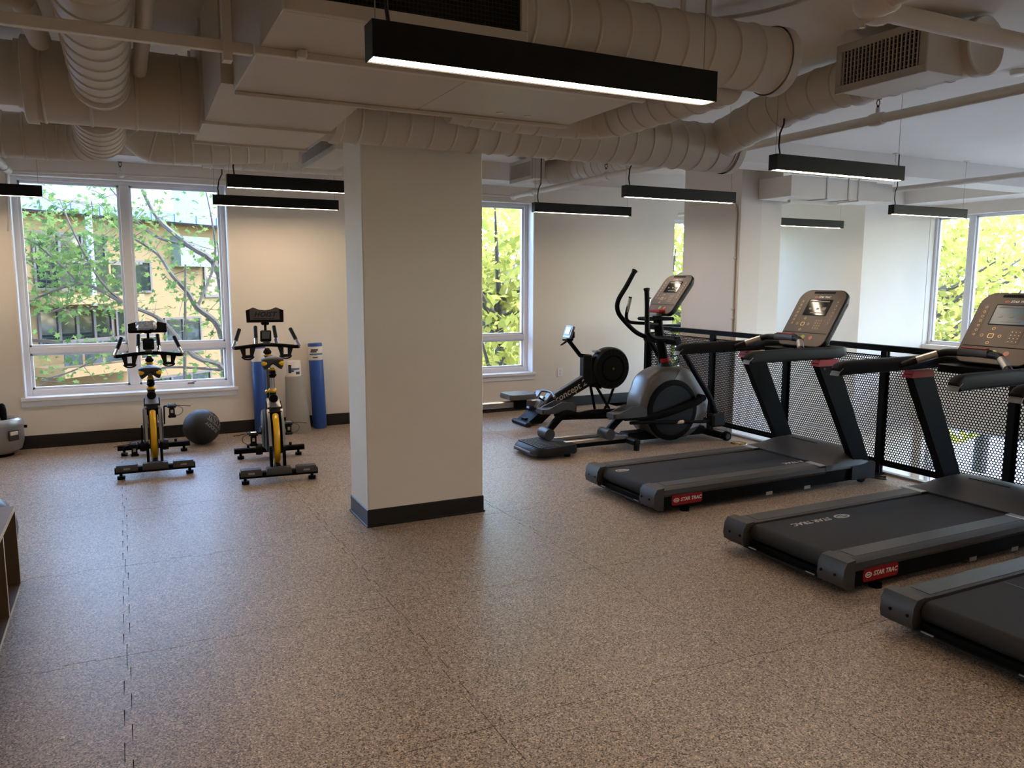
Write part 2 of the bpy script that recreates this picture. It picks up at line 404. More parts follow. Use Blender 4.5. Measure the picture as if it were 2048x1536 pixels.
mb = MB(); mb.bb(5.3, EX, 5.9, 6.3, 2.785, CZ); struct('trim_2', mb, M_ceil)
mb = MB(); mb.bb(10.4, EX, -5, 7.96, 2.78, CZ); struct('trim_3', mb, M_ceil)
mb = MB(); mb.bb(FX+0.10, FX+0.16, -5, 7.93, -0.32, 0.02, 0.004); struct('trim_4', mb, M_silver)
# slab edge face
mb = MB(); mb.bb(-5, FX+0.1, -5, -4.9, -3.6, -0.3); mb.bb(-4.9, -4.8, -5, 8.8, -3.6, -0.3); struct('wall_lower', mb, M_wall)
# baseboards
mb = MB(); mb.bb(-5, 6.68, BY-0.012, BY, 0, 0.13, 0.003); mb.bb(-5, 6.68, BY-0.022, BY, 0, 0.012); struct('baseboard_back', mb, M_base)
# pillar
PX0, PX1, PY0, PY1 = 1.405, 2.250, 4.99, 5.42
mb = MB(); mb.bb(PX0, PX1, PY0, PY1, 0, CZ, 0.006); struct('pillar', mb, M_wall)
mb = MB(); mb.bb(PX0-0.006, PX1+0.006, PY0-0.006, PY1+0.006, 0, 0.12, 0.006); mb.bb(PX0-0.014, PX1+0.014, PY0-0.014, PY1+0.014, 0, 0.012, 0.004); struct('baseboard_pillar', mb, M_base)
# block column beyond the guardrail
mb = MB(); mb.bb(5.98, 6.28, 6.55, 7.5, -3.6, CZ, 0.004); clm = struct('column', mb, M_block)
mb = MB(); mb.bb(6.29, 6.6, 6.58, 7.48, -3.6, CZ, 0.004); struct('pilaster', mb, M_wall, clm)

# windows
def window(name, x0, x1, z0, z1, y, axis='x', mull=(), trans=None, sill=True, deep=0.10, fw_=0.06, side=-1):
    """frame in the hole; axis x: wall normal is y"""
    def B(m, a0, a1, d0, d1, zz0, zz1, bv=0.004):
        if axis == 'x': m.bb(a0, a1, d0, d1, zz0, zz1, bv)
        else: m.bb(d0, d1, a0, a1, zz0, zz1, bv)
    fr = MB(); d0, d1 = y, y+deep
    B(fr, x0, x0+fw_, d0, d1, z0, z1); B(fr, x1-fw_, x1, d0, d1, z0, z1); B(fr, x0+fw_, x1-fw_, d0, d1, z0, z0+fw_); B(fr, x0+fw_, x1-fw_, d0, d1, z1-fw_*0.6, z1)
    W = struct(name, fr, M_trim)
    xs = [x0+fw_] + [m for mm in mull for m in mm] + [x1-fw_]
    for a, b in mull:
        m = MB(); B(m, a, b, d0-0.004, d1+0.004, z0+fw_, z1-fw_*0.6); struct('mullion', m, M_trim, W)
    for k in range(0, len(xs), 2):
        a, b = xs[k], xs[k+1]
        zz = [(z0+fw_, z1-fw_*0.6)]
        if trans:
            m = MB(); B(m, a, b, d0+0.004, d1-0.004, trans-0.032, trans+0.032); struct('transom', m, M_trim, W)
            zz = [(z0+fw_, trans-0.032), (trans+0.032, z1-fw_*0.6)]
        for (p, q) in zz:
            bd = MB()
            for e in ((a, a+0.022, p, q), (b-0.022, b, p, q), (a, b, p, p+0.022), (a, b, q-0.022, q)): B(bd, e[0], e[1], d0+0.03, d1-0.02, e[2], e[3], 0.002)
            struct('sash', bd, M_trim, W)
            g = MB(); B(g, a, b, d0+0.05, d0+0.056, p, q, 0); struct('pane', g, M_glass, W)
    if sill:
        m = MB(); B(m, x0-0.03, x1+0.03, (BY-0.035) if axis == 'x' else y-0.2, y, z0-0.03, z0+0.004); B(m, x0-0.03, x1+0.02, (BY-0.014) if axis == 'x' else y-0.2, (BY+0.01) if axis == 'x' else y, z0-0.09, z0-0.03); struct('sill', m, M_trim, W)
        for a in (x0, x1-0.012):
            m = MB(); B(m, a, a+0.012, BY-0.01 if axis == 'x' else y-0.15, y, z0, z1, 0); struct('jamb_lining', m, M_trim, W)
    return W
w1 = window('window_1', *W1, BY+0.14, mull=((0.035, 0.125),), trans=0.95)
mb = MB(); mb.box((0.62, BY+0.135, 0.55), (0.07, 0.02, 0.02), None, 0.004); mb.beam((0.62, BY+0.12, 0.555), (0.67, BY+0.11, 0.57), 0.012, 0.01, bev=0.002); struct('latch', mb, M_chrome, w1)
window('window_2', *W2, BY+0.14, mull=((3.68, 3.77),), trans=0.93)
window('window_3', WE[0], WE[1], WE[2], WE[3], EX+0.12, axis='y', mull=((0.9, 1.0), (2.3, 2.4), (3.7, 3.8), (5.05, 5.15), (7.33, 7.43)), sill=False, deep=0.1, fw_=0.035)
window('window_4', WEL[0], WEL[1], WEL[2], WEL[3], EX+0.12, axis='y', mull=((0.9, 1.0), (2.3, 2.4), (3.7, 3.8), (5.4, 5.5)), trans=-1.2, sill=False)
window('window_5', 6.95, 9.5, -0.4, 2.62, 10.2, mull=((8.3, 8.36),), sill=False)
window('window_6', *W0, BY+0.14, mull=((-3.3, -3.2),), trans=0.95)
#SECTION_FIXTURES

# ------------------------------------------------------------------ pendant lamps
LW, LH = 0.075, 0.10
def pendant_meshes(L):
    b = MB(); b.bb(0, L, 0, 0.004, 0, LH); b.bb(0, L, LW-0.004, LW, 0, LH); b.bb(0, 0.004, 0.004, LW-0.004, 0, LH); b.bb(L-0.004, L, 0.004, LW-0.004, 0, LH); b.bb(0.004, L-0.004, 0.004, LW-0.004, LH-0.004, LH)
    d = MB(); d.bb(0.004, L-0.004, 0.004, LW-0.004, 0.004, 0.012)
    return b.mesh('housing', M_lampbody), d.mesh('diffuser', M_lamp)
PM = {}
def pendant(x, y, z, label, L=1.22, lit=True, cord=True):
    if L not in PM: PM[L] = pendant_meshes(L)
    t = thing('pendant_light', label, 'pendant light', (x, y, z), 0, 'black linear pendant lights hung from the ceiling')
    obj('housing', PM[L][0], None, t)
    dm = PM[L][1]
    if not lit:
        dm = dm.copy(); dm.materials.clear(); dm.materials.append(M_lampoff)
    obj('diffuser', dm, None, t)
    for xx in (0.02, L-0.03):
        m = MB(); m.cyl((xx, LW/2, LH), (xx, LW/2, CZ-z), 0.0016, n=6); c = obj('suspension_wire', m, M_wire, t)
        m = MB(); m.lathe([(0.035, 0), (0.033, 0.006), (0.008, 0.012), (0.006, 0.03)], (xx, LW/2, CZ-z), (0, 0, -1), 14); obj('ceiling_anchor', m, M_pipe, c)
    if cord:
        H = CZ-z; m = MB(); m.sweep([(0.06, LW/2, LH), (0.055, LW/2+0.01, LH+0.06), (0.07, LW/2+0.02, LH+0.14), (0.1, LW/2+0.02, LH+0.2), (0.11, LW/2+0.03, H)], 0.006, 6); obj('power_cord', m, M_cable, t)
    return t
pendant(0.66, 2.20, 2.265, 'lit black pendant light hanging just below the return air grille')
pendant(3.83, 3.88, 2.366, 'lit black pendant light above the treadmills, beside the pipe sprinkler')
pendant(3.92, 5.70, 2.366, 'lit black pendant light hung just under the long spiral duct')
pendant(3.93, 7.38, 2.366, 'lit black pendant light above the rowing machine, by the narrow window')
pendant(0.785, 6.56, 2.366, 'lit black pendant light above the bike with the lettered tablet holder')
pendant(0.84, 8.17, 2.366, 'lit black pendant light along the window wall above the foam rollers')
pendant(-1.79, 8.12, 2.366, 'lit black pendant light in front of the window with the yellow building')
pendant(7.42, 5.80, 2.366, 'black pendant light hung over the void, in front of the corner window')
pendant(7.60, 7.66, 2.366, 'black pendant light partly hidden behind the block column, against the pale wall')
for (x, y) in ((-1.8, 4.5), (-1.8, 1.2), (0.7, -0.6), (3.9, 1.2), (3.9, -1.2), (0.7, -2.8), (-1.8, -1.4), (3.9, -3.4)):  # lamps added out of view as extra fill for the room
    pendant(x, y, 2.366, 'added black pendant light out of view, giving the room extra fill light', cord=False)

# ------------------------------------------------------------------ ducts
def spline(pts, n=8):
    pts = [V(p) for p in pts]; out = []
    for i in range(len(pts)-1):
        p0 = pts[max(i-1, 0)]; p1 = pts[i]; p2 = pts[i+1]; p3 = pts[min(i+2, len(pts)-1)]
        for k in range(n):
            t = k/n; out.append(0.5*((2*p1)+(-p0+p2)*t+(2*p0-5*p1+4*p2-p3)*t*t+(-p0+3*p1-3*p2+p3)*t**3))
    out.append(pts[-1]); return out
def elbow(c, r, a, b, n=8):
    """quarter arc: corner point c, from direction a to direction b, bend radius r"""
    c, a, b = V(c), V(a).normalized(), V(b).normalized(); o = c - a*r + b*r
    return [o + (a*math.sin(t) - b*math.cos(t))*r for t in [pi/2*i/n for i in range(n+1)]]
def duct_surface(m, path, r, ring=0.13, h=0.006, n=32, phase=0.5):
    path = [V(p) for p in path]; seg = [(path[i+1]-path[i]).length for i in range(len(path)-1)]; L = sum(seg)
    acc = [0]
    for d in seg: acc.append(acc[-1]+d)
    def at(s):
        for i in range(len(seg)):
            if s <= acc[i+1] or i == len(seg)-1:
                return path[i].lerp(path[i+1], (s-acc[i])/max(seg[i], 1e-9))
    S_ = {0.0: r, L: r}
    for a in acc: S_.setdefault(a, r)
    k = ring*phase
    while k < L-0.02:
        for d, e in ((-0.009, 0), (-0.003, h), (0.003, h), (0.009, 0)):
            if 0 < k+d < L: S_[k+d] = r+e
        k += ring
    ss = sorted(S_)
    ss = [s for i, s in enumerate(ss) if i == 0 or s-ss[i-1] > 1e-4]
    m.sweep([at(s) for s in ss], [S_[s] for s in ss], n)
def duct(name, label, path, r, ring=0.13, capend=False, capstart=False, collars=(), hang=()):
    t = thing(name, label, 'air duct', (0, 0, 0), 0, 'painted ducts under the ceiling')
    m = MB(); duct_surface(m, path, r, ring); obj('shell', m, M_duct, t, 40)
    for flag, p, q in ((capend, path[-1], path[-2]), (capstart, path[0], path[1])):
        if flag:
            d = (V(p)-V(q)).normalized(); c = MB(); c.lathe([(r+0.012, -0.05), (r+0.012, 0.004), (r+0.004, 0.008), (r-0.012, 0.004), (r-0.02, 0.001), (0.001, 0.001)], V(p), d, 36, False); obj('end_cap', c, M_duct, t)
    for p, d in collars:
        c = MB(); c.lathe([(r+0.001, -0.03), (r+0.012, -0.02), (r+0.012, 0.02), (r+0.001, 0.03)], p, d, 36, False); obj('collar', c, M_duct, t)
    for (x, y, z0) in hang:
        c = MB(); c.bb(x-0.014, x+0.014, y-0.002, y+0.002, z0, CZ); obj('hanger_strap', c, M_pipe, t)
    return t
duct('spiral_duct', 'long spiral duct running from the plenum box past the pillar top', [(1.07, 4.66, 2.615), (1.4, 4.66, 2.615), (2.4, 4.66, 2.618), (4.12, 4.66, 2.622)], 0.167, 0.145, capend=True, collars=(((1.16, 4.66, 2.615), (1, 0, 0)),))
p5 = [(1.30, 3.0, 2.70), (2.2, 3.0, 2.705), (2.93, 3.0, 2.71)]
duct('spiral_duct', 'thick capped spiral duct just above the pendant under the return grille', p5, 0.147, 0.15, capend=True, hang=((2.35, 3.0, 2.84), (2.50, 3.0, 2.84)))
p3 = [(2.70, 3.10, 2.62), (2.70, 3.5, 2.62)] + elbow((2.70, 4.22, 2.62), 0.26, (0, 1, 0), (-1, 0, 0)) + [(2.1, 4.22, 2.62), (1.7, 4.22, 2.64)]
duct('elbow_duct', 'slimmer duct with a right-angle elbow branching off the thick capped duct', p3, 0.115, 0.14)
p4 = spline([(3.97, 4.62, 2.66), (3.99, 4.3, 2.74), (4.0, 3.95, 2.815), (4.0, 3.6, 2.84)], 4) + [(4.0, 3.2, 2.84), (4.0, 2.66, 2.84)]
duct('branch_duct', 'branch duct from the long spiral duct out to the large grille box', p4, 0.135, 0.17, capend=True, collars=(((4.0, 3.42, 2.84), (0, 1, 0)),), hang=((4.0, 2.72, 2.96),))
p7 = [(0.44, 4.76, 2.645), (0.2, 4.76, 2.645), (-0.37, 4.76, 2.645)]
duct('round_duct', 'wide smooth duct section capped beside the plenum box', p7, 0.20, 0.21, capend=True)
p6 = [(-0.035, -2.0, 2.605), (-0.035, 1.0, 2.605), (-0.035, 3.0, 2.605), (-0.035, 4.2, 2.605), (-0.035, 4.64, 2.62)]
duct('spiral_duct', 'spiral duct running straight along the room into the wide capped duct', p6, 0.122, 0.17, collars=(((-0.035, 4.42, 2.605), (0, 1, 0)),))
p8 = [(-0.06, 4.9, 2.56), (-0.06, 5.25, 2.53)] + elbow((-0.06, 5.75, 2.52), 0.26, (0, 1, 0), (-1, 0, 0)) + [(-0.6, 5.75, 2.52), (-2.4, 5.75, 2.52), (-3.4, 5.75, 2.52)]
duct('elbow_duct', 'spiral duct curving out from under the wide capped duct towards the side', p8, 0.135, 0.11)
duct('round_duct', 'smooth duct running sideways just behind the wide capped duct', [(-0.40, 5.27, 2.78), (-1.5, 5.27, 2.78), (-3.6, 5.27, 2.78)], 0.17, 0.45, capstart=True)
p9 = [(0.135, 6.25, 2.98)] + elbow((0.135, 6.25, 2.595), 0.17, (0, 0, -1), (1, 0, 0)) + [(0.6, 6.25, 2.605), (0.95, 6.25, 2.64), (1.25, 6.25, 2.67)]
duct('elbow_duct', 'spiral duct dropping from the ceiling by the window and turning sideways', p9, 0.125, 0.125)
p10 = [(0.7, 7.5, 2.74), (1.2, 7.5, 2.74), (2.4, 7.5, 2.76)]
duct('spiral_duct', 'pale spiral duct along the window wall behind the pendants', p10, 0.12, 0.13, hang=((1.0, 7.5, 2.84), (2.2, 7.5, 2.86)))
p11 = [(4.16, 7.85, 2.83), (4.3, 7.75, 2.84), (4.5, 7.5, 2.85), (4.55, 7.0, 2.855), (4.55, 6.0, 2.855)]
# grille boxes
def grille_box(name, label, x0, x1, y0, y1, z0, z1, axis, slats, tip=0.0, neck=None):
    """register box; grille face on -X (axis 'x')"""
    t = thing(name, label, 'air vent', ((x0+x1)/2, (y0+y1)/2, z0), 0, 'supply air grilles on the ducts')
    ox, oy, oz = (x0+x1)/2, (y0+y1)/2, z0
    t.rotation_euler = (0, 0, tip)
    m = MB(); m.bb(x0+0.012-ox, x1-ox, y0+0.01-oy, y1-0.01-oy, 0.01, z1-z0-0.01, 0.003); obj('box', m, M_duct, t)
    m = MB(); f = 0.04; X = x0-ox; Ya, Yb, Zb = y0-oy, y1-oy, z1-z0
    m.bb(X-0.004, X+0.012, Ya, Yb, 0, f, 0.003); m.bb(X-0.004, X+0.012, Ya, Yb, Zb-f, Zb, 0.003); m.bb(X-0.004, X+0.012, Ya, Ya+f, f, Zb-f, 0.003); m.bb(X-0.004, X+0.012, Yb-f, Yb, f, Zb-f, 0.003)
    fr = obj('frame', m, M_grille, t)
    m = MB(); m.bb(X+0.009, X+0.0115, Ya+f, Yb-f, f, Zb-f); obj('dark_throat', m, M_void, t)
    sm = MB(); sm.bb(-0.011, 0.002, -0.0035, 0.0035, f, Zb-f)
    sme = sm.mesh('slat', M_grille)
    for k in range(slats):
        o = obj('slat', sme, None, t); o.location = (X+0.006, Ya+f+(Yb-Ya-2*f)*(k+0.5)/slats, 0); o.rotation_euler = (0, 0, 0.25)
    m = MB()
    for k in range(7): m.bb(X+0.002, X+0.006, Ya+f, Yb-f, f+(Zb-2*f)*(k+0.5)/7-0.0015, f+(Zb-2*f)*(k+0.5)/7+0.0015)
    obj('cross_bars', m, M_grille, fr)['kind'] = 'stuff'
    if neck:
        m = MB(); m.sweep([V(p)-V((ox, oy, oz)) for p in neck[0]], neck[1], 24); obj('neck', m, M_duct, t)
    return t
grille_box('vent_grille', 'large supply grille box on the branch duct, with upright slats', 3.60, 3.90, 2.69, 3.24, 2.675, 2.93, 'x', 20)
grille_box('vent_grille', 'small white grille box on a spiral duct by the narrow window', 4.0, 4.16, 7.58, 8.12, 2.73, 2.96, 'x', 24)
grille_box('vent_grille', 'grille box half hidden by the pillar above the window wall', 1.46, 1.75, 5.9, 7.02, 2.60, 2.76, 'x', 34)
duct('spiral_duct', 'spiral duct feeding the small white grille box by the narrow window', p11, 0.125, 0.12)
# air handler, plenum, rectangular duct
t = thing('air_handler', 'boxy air handling unit with black mesh return grille above the pendant', 'air handler', (0.48, 2.52, 2.45))
m = MB(); m.bb(0, 0.82, 0, 0.42, 0.0, 0.50, 0.003); obj('front_casing', m, M_duct, t)
m = MB(); m.bb(0, 0.82, 0.42, 1.13, 0.0, 0.50, 0.003); m.bb(0.82, 1.64, 0.30, 1.13, 0.0, 0.045, 0.002); obj('rear_casing', m, M_duct, t)
m = MB(); m.bb(-0.02, 1.62, 0.40, 0.43, -0.025, 0.0, 0.002); obj('support_angle', m, M_pipe, t)
m = MB()
for a in ((0, 0.82, 0.0, 0.045), (0, 0.82, 0.455, 0.5), (0, 0.07, 0.045, 0.455), (0.795, 0.82, 0.045, 0.455)): m.bb(a[0], a[1], -0.02, 0, a[2], a[3], 0.003)
fr = obj('grille_frame', m, M_duct, t)
m = MB(); m.bb(0.07, 0.795, -0.006, -0.002, 0.045, 0.455); obj('dark_filter', m, M_void, t)
m = MB(); 
for k in range(52): x = 0.07+0.725*(k+0.5)/52; m.bb(x-0.0008, x+0.0008, -0.010, -0.0085, 0.045, 0.455)
for k in range(28): z = 0.045+0.41*(k+0.5)/28; m.bb(0.07, 0.795, -0.0085, -0.007, z-0.0008, z+0.0008)
obj('wire_mesh', m, M_mesh, t)['kind'] = 'stuff'
for x in (0.2, 0.5):
    m = MB(); m.cyl((1.1+x*0.5, 1.0, 0.0), (1.1+x*0.5, 1.0, -0.004), 0.018, n=14); obj('knockout_plug', m, M_pipe, t)
m = MB(); m.bb(0.12, 0.15, 0.36, 0.42, -0.03, -0.002, 0.003); obj('clamp', m, M_pipe, t)
m = MB(); m.bb(0.0, 1.64, 1.108, 1.128, -0.018, -0.001, 0.002); obj('edge_flange', m, M_duct, t)
t = thing('duct_plenum', 'plenum box joining the wide capped duct and the long spiral duct', 'duct plenum', (0.43, 3.655, 2.45))
m = MB(); m.prism([(0, 0.03), (0.74, 0.0), (0.74, 0.52), (0, 0.52)], (0.0, 0, 0), (0, 1, 0), (0, 0, 1), (0.64, 0, 0)); obj('near_casing', m, M_duct, t)
m = MB(); m.bb(0, 0.64, 0.742, 1.38, 0.0, 0.50, 0.003); obj('far_casing', m, M_duct, t)
for q in ((0.73, 0.755), (1.372, 1.39)):
    m = MB(); m.bb(-0.012, 0.652, q[0], q[1], -0.012, 0.5); obj('flange', m, M_duct, t)
t = thing('rectangular_duct', 'white rectangular duct strapped beside the block column', 'air duct', (6.2, 6.07, 2.52), 0, 'painted ducts under the ceiling')
m = MB(); m.bb(0, 1.27, 0, 0.46, 0, 0.21, 0.003); m.bb(1.272, 1.54, 0.02, 0.44, 0.01, 0.2, 0.003); obj('shell', m, M_wall, t)
for x in (0.5, 0.82, 0.97):
    m = MB(); m.bb(x, x+0.02, -0.008, -0.001, -0.01, 0.262); m.bb(x, x+0.02, -0.008, 0.47, -0.012, -0.002); obj('strap', m, M_pipe, t)
m = MB(); m.bb(0.2, 0.9, 0.2, 0.24, -0.04, -0.012); obj('support_channel', m, M_pipe, t)

# ------------------------------------------------------------------ pipes
def pipe(name, label, paths, r, extra=None, group='painted sprinkler pipes', mt=None):
    t = thing(name, label, 'pipe', (0, 0, 0), 0, group)
    for k, pth in enumerate(paths):
        m = MB(); m.sweep(pth, r[k] if isinstance(r, list) else r, 14); obj('run', m, mt or M_pipe, t)
    return t
def coupling(t, p, d, r, L=0.05):
    m = MB(); m.lathe([(r, -L), (r+0.008, -L+0.004), (r+0.012, 0), (r+0.008, L-0.004), (r, L)], p, d, 16); obj('coupling', m, M_pipe, t)
def sprinkler(t, p, up_=1):
    x, y, z = p; m = MB(); m.cyl((x, y, z), (x, y, z+0.035*up_), 0.013, n=10); 
    s = obj('sprinkler_head', m, M_pipe, t)
    m = MB(); m.cyl((x, y, z+0.035*up_), (x, y, z+0.05*up_), 0.008, n=8)
    for sx in (-1, 1): m.sweep([(x+sx*0.006, y, z+0.045*up_), (x+sx*0.014, y, z+0.06*up_), (x+sx*0.012, y, z+0.075*up_), (x, y, z+0.085*up_)], 0.003, 6)
    m.cyl((x, y, z+0.085*up_), (x, y, z+0.088*up_), 0.02, n=12); obj('deflector', m, mat('bronze', (84, 52, 36), 0.4, 0.6) if 'bronze' not in MATS else MATS['bronze'], s)
t = pipe('sprinkler_pipe', 'long white sprinkler pipe running from the window wall past the capped duct end', [[(4.33, -4.9, 2.665), (4.33, 8.68, 2.665)], [(4.33, 8.68, 2.665), (3.4, 8.70, 2.665)]], [0.03, 0.012])
for y in (3.55, 6.65, 8.2): coupling(t, (4.33, y, 2.665), (0, 1, 0), 0.03)
for y in (3.55, 6.65): sprinkler(t, (4.33, y, 2.70))
m = MB(); m.ball((4.33, 8.68, 2.665), 0.045, 14, 10); obj('elbow', m, M_pipe, t)
for y in (4.9, 1.6):
    m = MB(); m.cyl((4.33, y, 2.69), (4.33, y, CZ), 0.004, n=6); m.bb(4.29, 4.37, y-0.01, y+0.01, 2.695, 2.70); obj('hanger', m, M_pipe, t)
t = pipe('sprinkler_pipe', 'thick white sprinkler pipe near the ceiling in front of the grille box', [[(2.44, 2.0, 2.585), (5.6, 2.0, 2.585)], [(2.36, 1.98, 2.60), (2.36, -4.9, 2.60)]], [0.033, 0.04])
coupling(t, (2.40, 2.0, 2.59), (1, 0, 0), 0.045, 0.04); coupling(t, (2.36, 1.95, 2.60), (0, 1, 0), 0.045, 0.05)
m = MB(); m.ball((2.36, 2.0, 2.60), 0.052, 14, 10); m.cyl((2.36, 2.02, 2.60), (2.36, 2.02, 2.525), 0.010, n=8); obj('tee', m, M_pipe, t)
m = MB(); m.cyl((3.3, 2.0, 2.62), (3.3, 2.0, CZ), 0.008, n=8); obj('hanger', m, M_pipe, t)
t = pipe('sprinkler_pipe', 'white sprinkler pipe over the void beside the corner window', [[(7.8, -4.9, 2.67), (7.8, 9.9, 2.67)]], 0.028)
for y in (0.5, 3.5, 6.7):
    m = MB(); m.cyl((7.8, y, 2.69), (7.8, y, CZ), 0.004, n=6); obj('hanger', m, M_pipe, t)
t = pipe('sprinkler_pipe', 'short white pipe elbowing above the window with the yellow building', [[(-0.98, 7.9, 2.75), (-0.86, 8.62, 2.635)], [(-0.86, 8.64, 2.63), (0.05, 8.66, 2.66), (1.4, 8.68, 2.67)], [(-0.88, 8.66, 2.62), (-0.90, 8.70, 2.2), (-0.92, 8.8, 2.1)]], [0.036, 0.011, 0.008])
coupling(t, (-0.88, 8.52, 2.653), (0.12, 0.72, -0.1), 0.036, 0.03)
m = MB(); m.ball((0.06, 8.66, 2.66), 0.035, 12, 8); obj('elbow', m, M_pipe, t); sprinkler(t, (0.06, 8.66, 2.69))
t = pipe('round_pipe', 'dark painted pipe running beside the straight spiral duct', [[(0.145, -3, 2.70), (0.145, 3.0, 2.70), (0.145, 4.7, 2.70)]], 0.034, mt=M_duct)
t = pipe('support_strut', 'long white support strut crossing under the straight spiral duct', [], 0.01, group='struts')
m = MB(); m.bb(-3.0, 0.46, 2.965, 2.995, 2.43, 2.468, 0.002); obj('channel', m, M_pipe, t)
for x in (0.36, -1.6):
    m = MB(); m.bb(x, x+0.03, 2.955, 3.005, 2.40, CZ); obj('drop_rod', m, M_pipe, t)
t = pipe('round_pipe', 'painted drain pipe along the ceiling beyond the straight spiral duct', [[(-3, 3.9, 2.80), (-0.4, 3.9, 2.80), (-0.3, 3.95, 2.80), (-0.28, 4.5, 2.78)]], 0.05, mt=M_duct)
t = pipe('cross_duct', 'painted flat duct crossing above the straight spiral duct', [], 0.01)
m = MB(); m.bb(-3.5, 0.44, 2.1, 2.6, 2.78, 2.96, 0.004); obj('shell', m, M_duct, t)
t = pipe('flexible_conduit', 'flexible conduit looping across the ceiling above the capped duct', [spline([(2.75, 3.3, 2.965), (2.9, 3.05, 2.96), (3.0, 2.6, 2.965), (3.05, 2.2, 2.98)], 8)], 0.011, group='conduits')
t = pipe('wall_conduit', 'slim white conduit running up the corner of the block column', [[(5.968, 6.60, -1.0), (5.968, 6.60, 2.38), (5.968, 6.62, 2.46), (5.968, 6.72, 2.52), (5.968, 7.4, 2.53)]], 0.011, group='conduits')
for z in (0.7, 1.25, 1.35, 1.9): coupling(t, (5.968, 6.60, z), (0, 0, 1), 0.011, 0.015)
m = MB(); m.lathe([(0.05, 0), (0.05, 0.012), (0.042, 0.03), (0.03, 0.035)], (5.24, 3.25, CZ), (0, 0, -1), 20); tag(obj('smoke_detector', m, M_white), 'round white smoke detector on the ceiling by the long pipe', 'smoke detector')
m = MB(); m.bb(4.0, 4.14, 5.85, 6.0, 2.955, 3.0, 0.005); tag(obj('ceiling_box', m, M_pipe), 'small white junction box on the ceiling behind the long duct end', 'junction box')

# ------------------------------------------------------------------ guardrail of perforated panels
def perf_mesh(L, H, pitch=0.0235, rh=0.0083, n=10):
    # hexagonal cells, each with a round hole (panel in local y,z)
    ny = int(L/pitch); rowh = pitch*math.sqrt(3)/2; nz = int(H/rowh)
    vs = []; fs = []; R_ = pitch/math.sqrt(3)
    ang = [pi/2 + 2*pi*k/n for k in range(n)]
    hexd = [V((0, 0))]*0
    def hexr(a):
        s_ = (a - pi/6) % (pi/3) - pi/6
        return (pitch/2)/math.cos(((a+pi/6) % (pi/3)) - pi/6)
    angs = sorted(set([round(k*pi/6, 6) for k in range(12)])); n = len(angs)
    cell = [(hexr(a)*math.cos(a), hexr(a)*math.sin(a), rh*math.cos(a), rh*math.sin(a)) for a in angs]
    for j in range(nz):
        for i in range(ny - (j % 2)):
            cy = (i+0.5+(0.5 if j % 2 else 0))*pitch; cz = (j+0.5)*rowh; b = len(vs)
            for (a, c, d, e) in cell: vs += [(0, cy+a, cz+c), (0, cy+d, cz+e)]
            for k in range(n):
                k2 = (k+1) % n; fs.append((b+2*k, b+2*k2, b+2*k2+1, b+2*k+1))
    me = bpy.data.meshes.new('perforated_panel'); me.from_pydata(vs, [], fs); me.materials.append(M_black); me.update()
    return me, ny*pitch, nz*rowh
GX = 5.8; GH = 1.115
posts = [7.90, 6.70, 5.62, 4.52, 3.42, 2.32, 1.22, 0.12, -0.98, -2.08]
t = thing('guardrail', 'black metal guardrail with perforated panels along the gallery edge', 'guardrail', (GX, 0, 0))
m = MB(); m.bb(-0.03, 0.03, -2.1, 7.93, GH-0.05, GH, 0.004); obj('top_rail', m, M_black, t)
m = MB(); m.bb(0, 1.15, 7.87, 7.93, GH-0.05, GH, 0.004); obj('top_rail', m, M_black, t)
pm = MB(); pm.bb(-0.035, -0.012, -0.028, 0.028, -0.0, GH-0.05, 0.003); pm.bb(-0.005, 0.018, -0.028, 0.028, -0.0, GH-0.05, 0.003); pm.bb(-0.06, 0.05, -0.045, 0.045, 0.0, 0.012, 0.002)
for z in (0.18, 0.4, 0.62, 0.84): pm.cyl((-0.038, 0, z), (-0.034, 0, z), 0.006, n=6)
pme = pm.mesh('post', M_black)
for y in posts: o = obj('post', pme, None, t); o.location = (0, y, 0)
o = obj('post', pme, None, t); o.location = (1.12, 7.9, 0)
pme2, PL, PH = perf_mesh(1.07, 0.93)
fm = MB()
for a in ((0, 0.03), (PL-0.03, PL)): fm.bb(-0.004, 0.004, a[0], a[1], 0, PH)
for a in ((0, 0.02), (PH-0.012, PH)): fm.bb(-0.004, 0.004, 0.03, PL-0.03, a[0], a[1])
fme = fm.mesh('panel_border', M_black)
bm_ = MB(); bm_.bb(-0.012, 0.012, 0, PL, -0.03, 0.0, 0.002); bme = bm_.mesh('bottom_rail', M_black)
for y0, y1 in zip(posts[1:], posts[:-1]):
    s_ = (y1-y0)/1.10
    p = obj('perforated_panel', pme2, None, t); p.location = (0.0, y0+0.016, 0.11); p.scale = (1, (y1-y0-0.03)/PL, 1)
    obj('panel_border', fme, None, p); obj('bottom_rail', bme, None, p)
p = obj('perforated_panel', pme2, None, t); p.location = (0.03, 7.9, 0.11); p.rotation_euler = (0, 0, -pi/2); obj('panel_border', fme, None, p); obj('bottom_rail', bme, None, p)
#SECTION_MACHINES

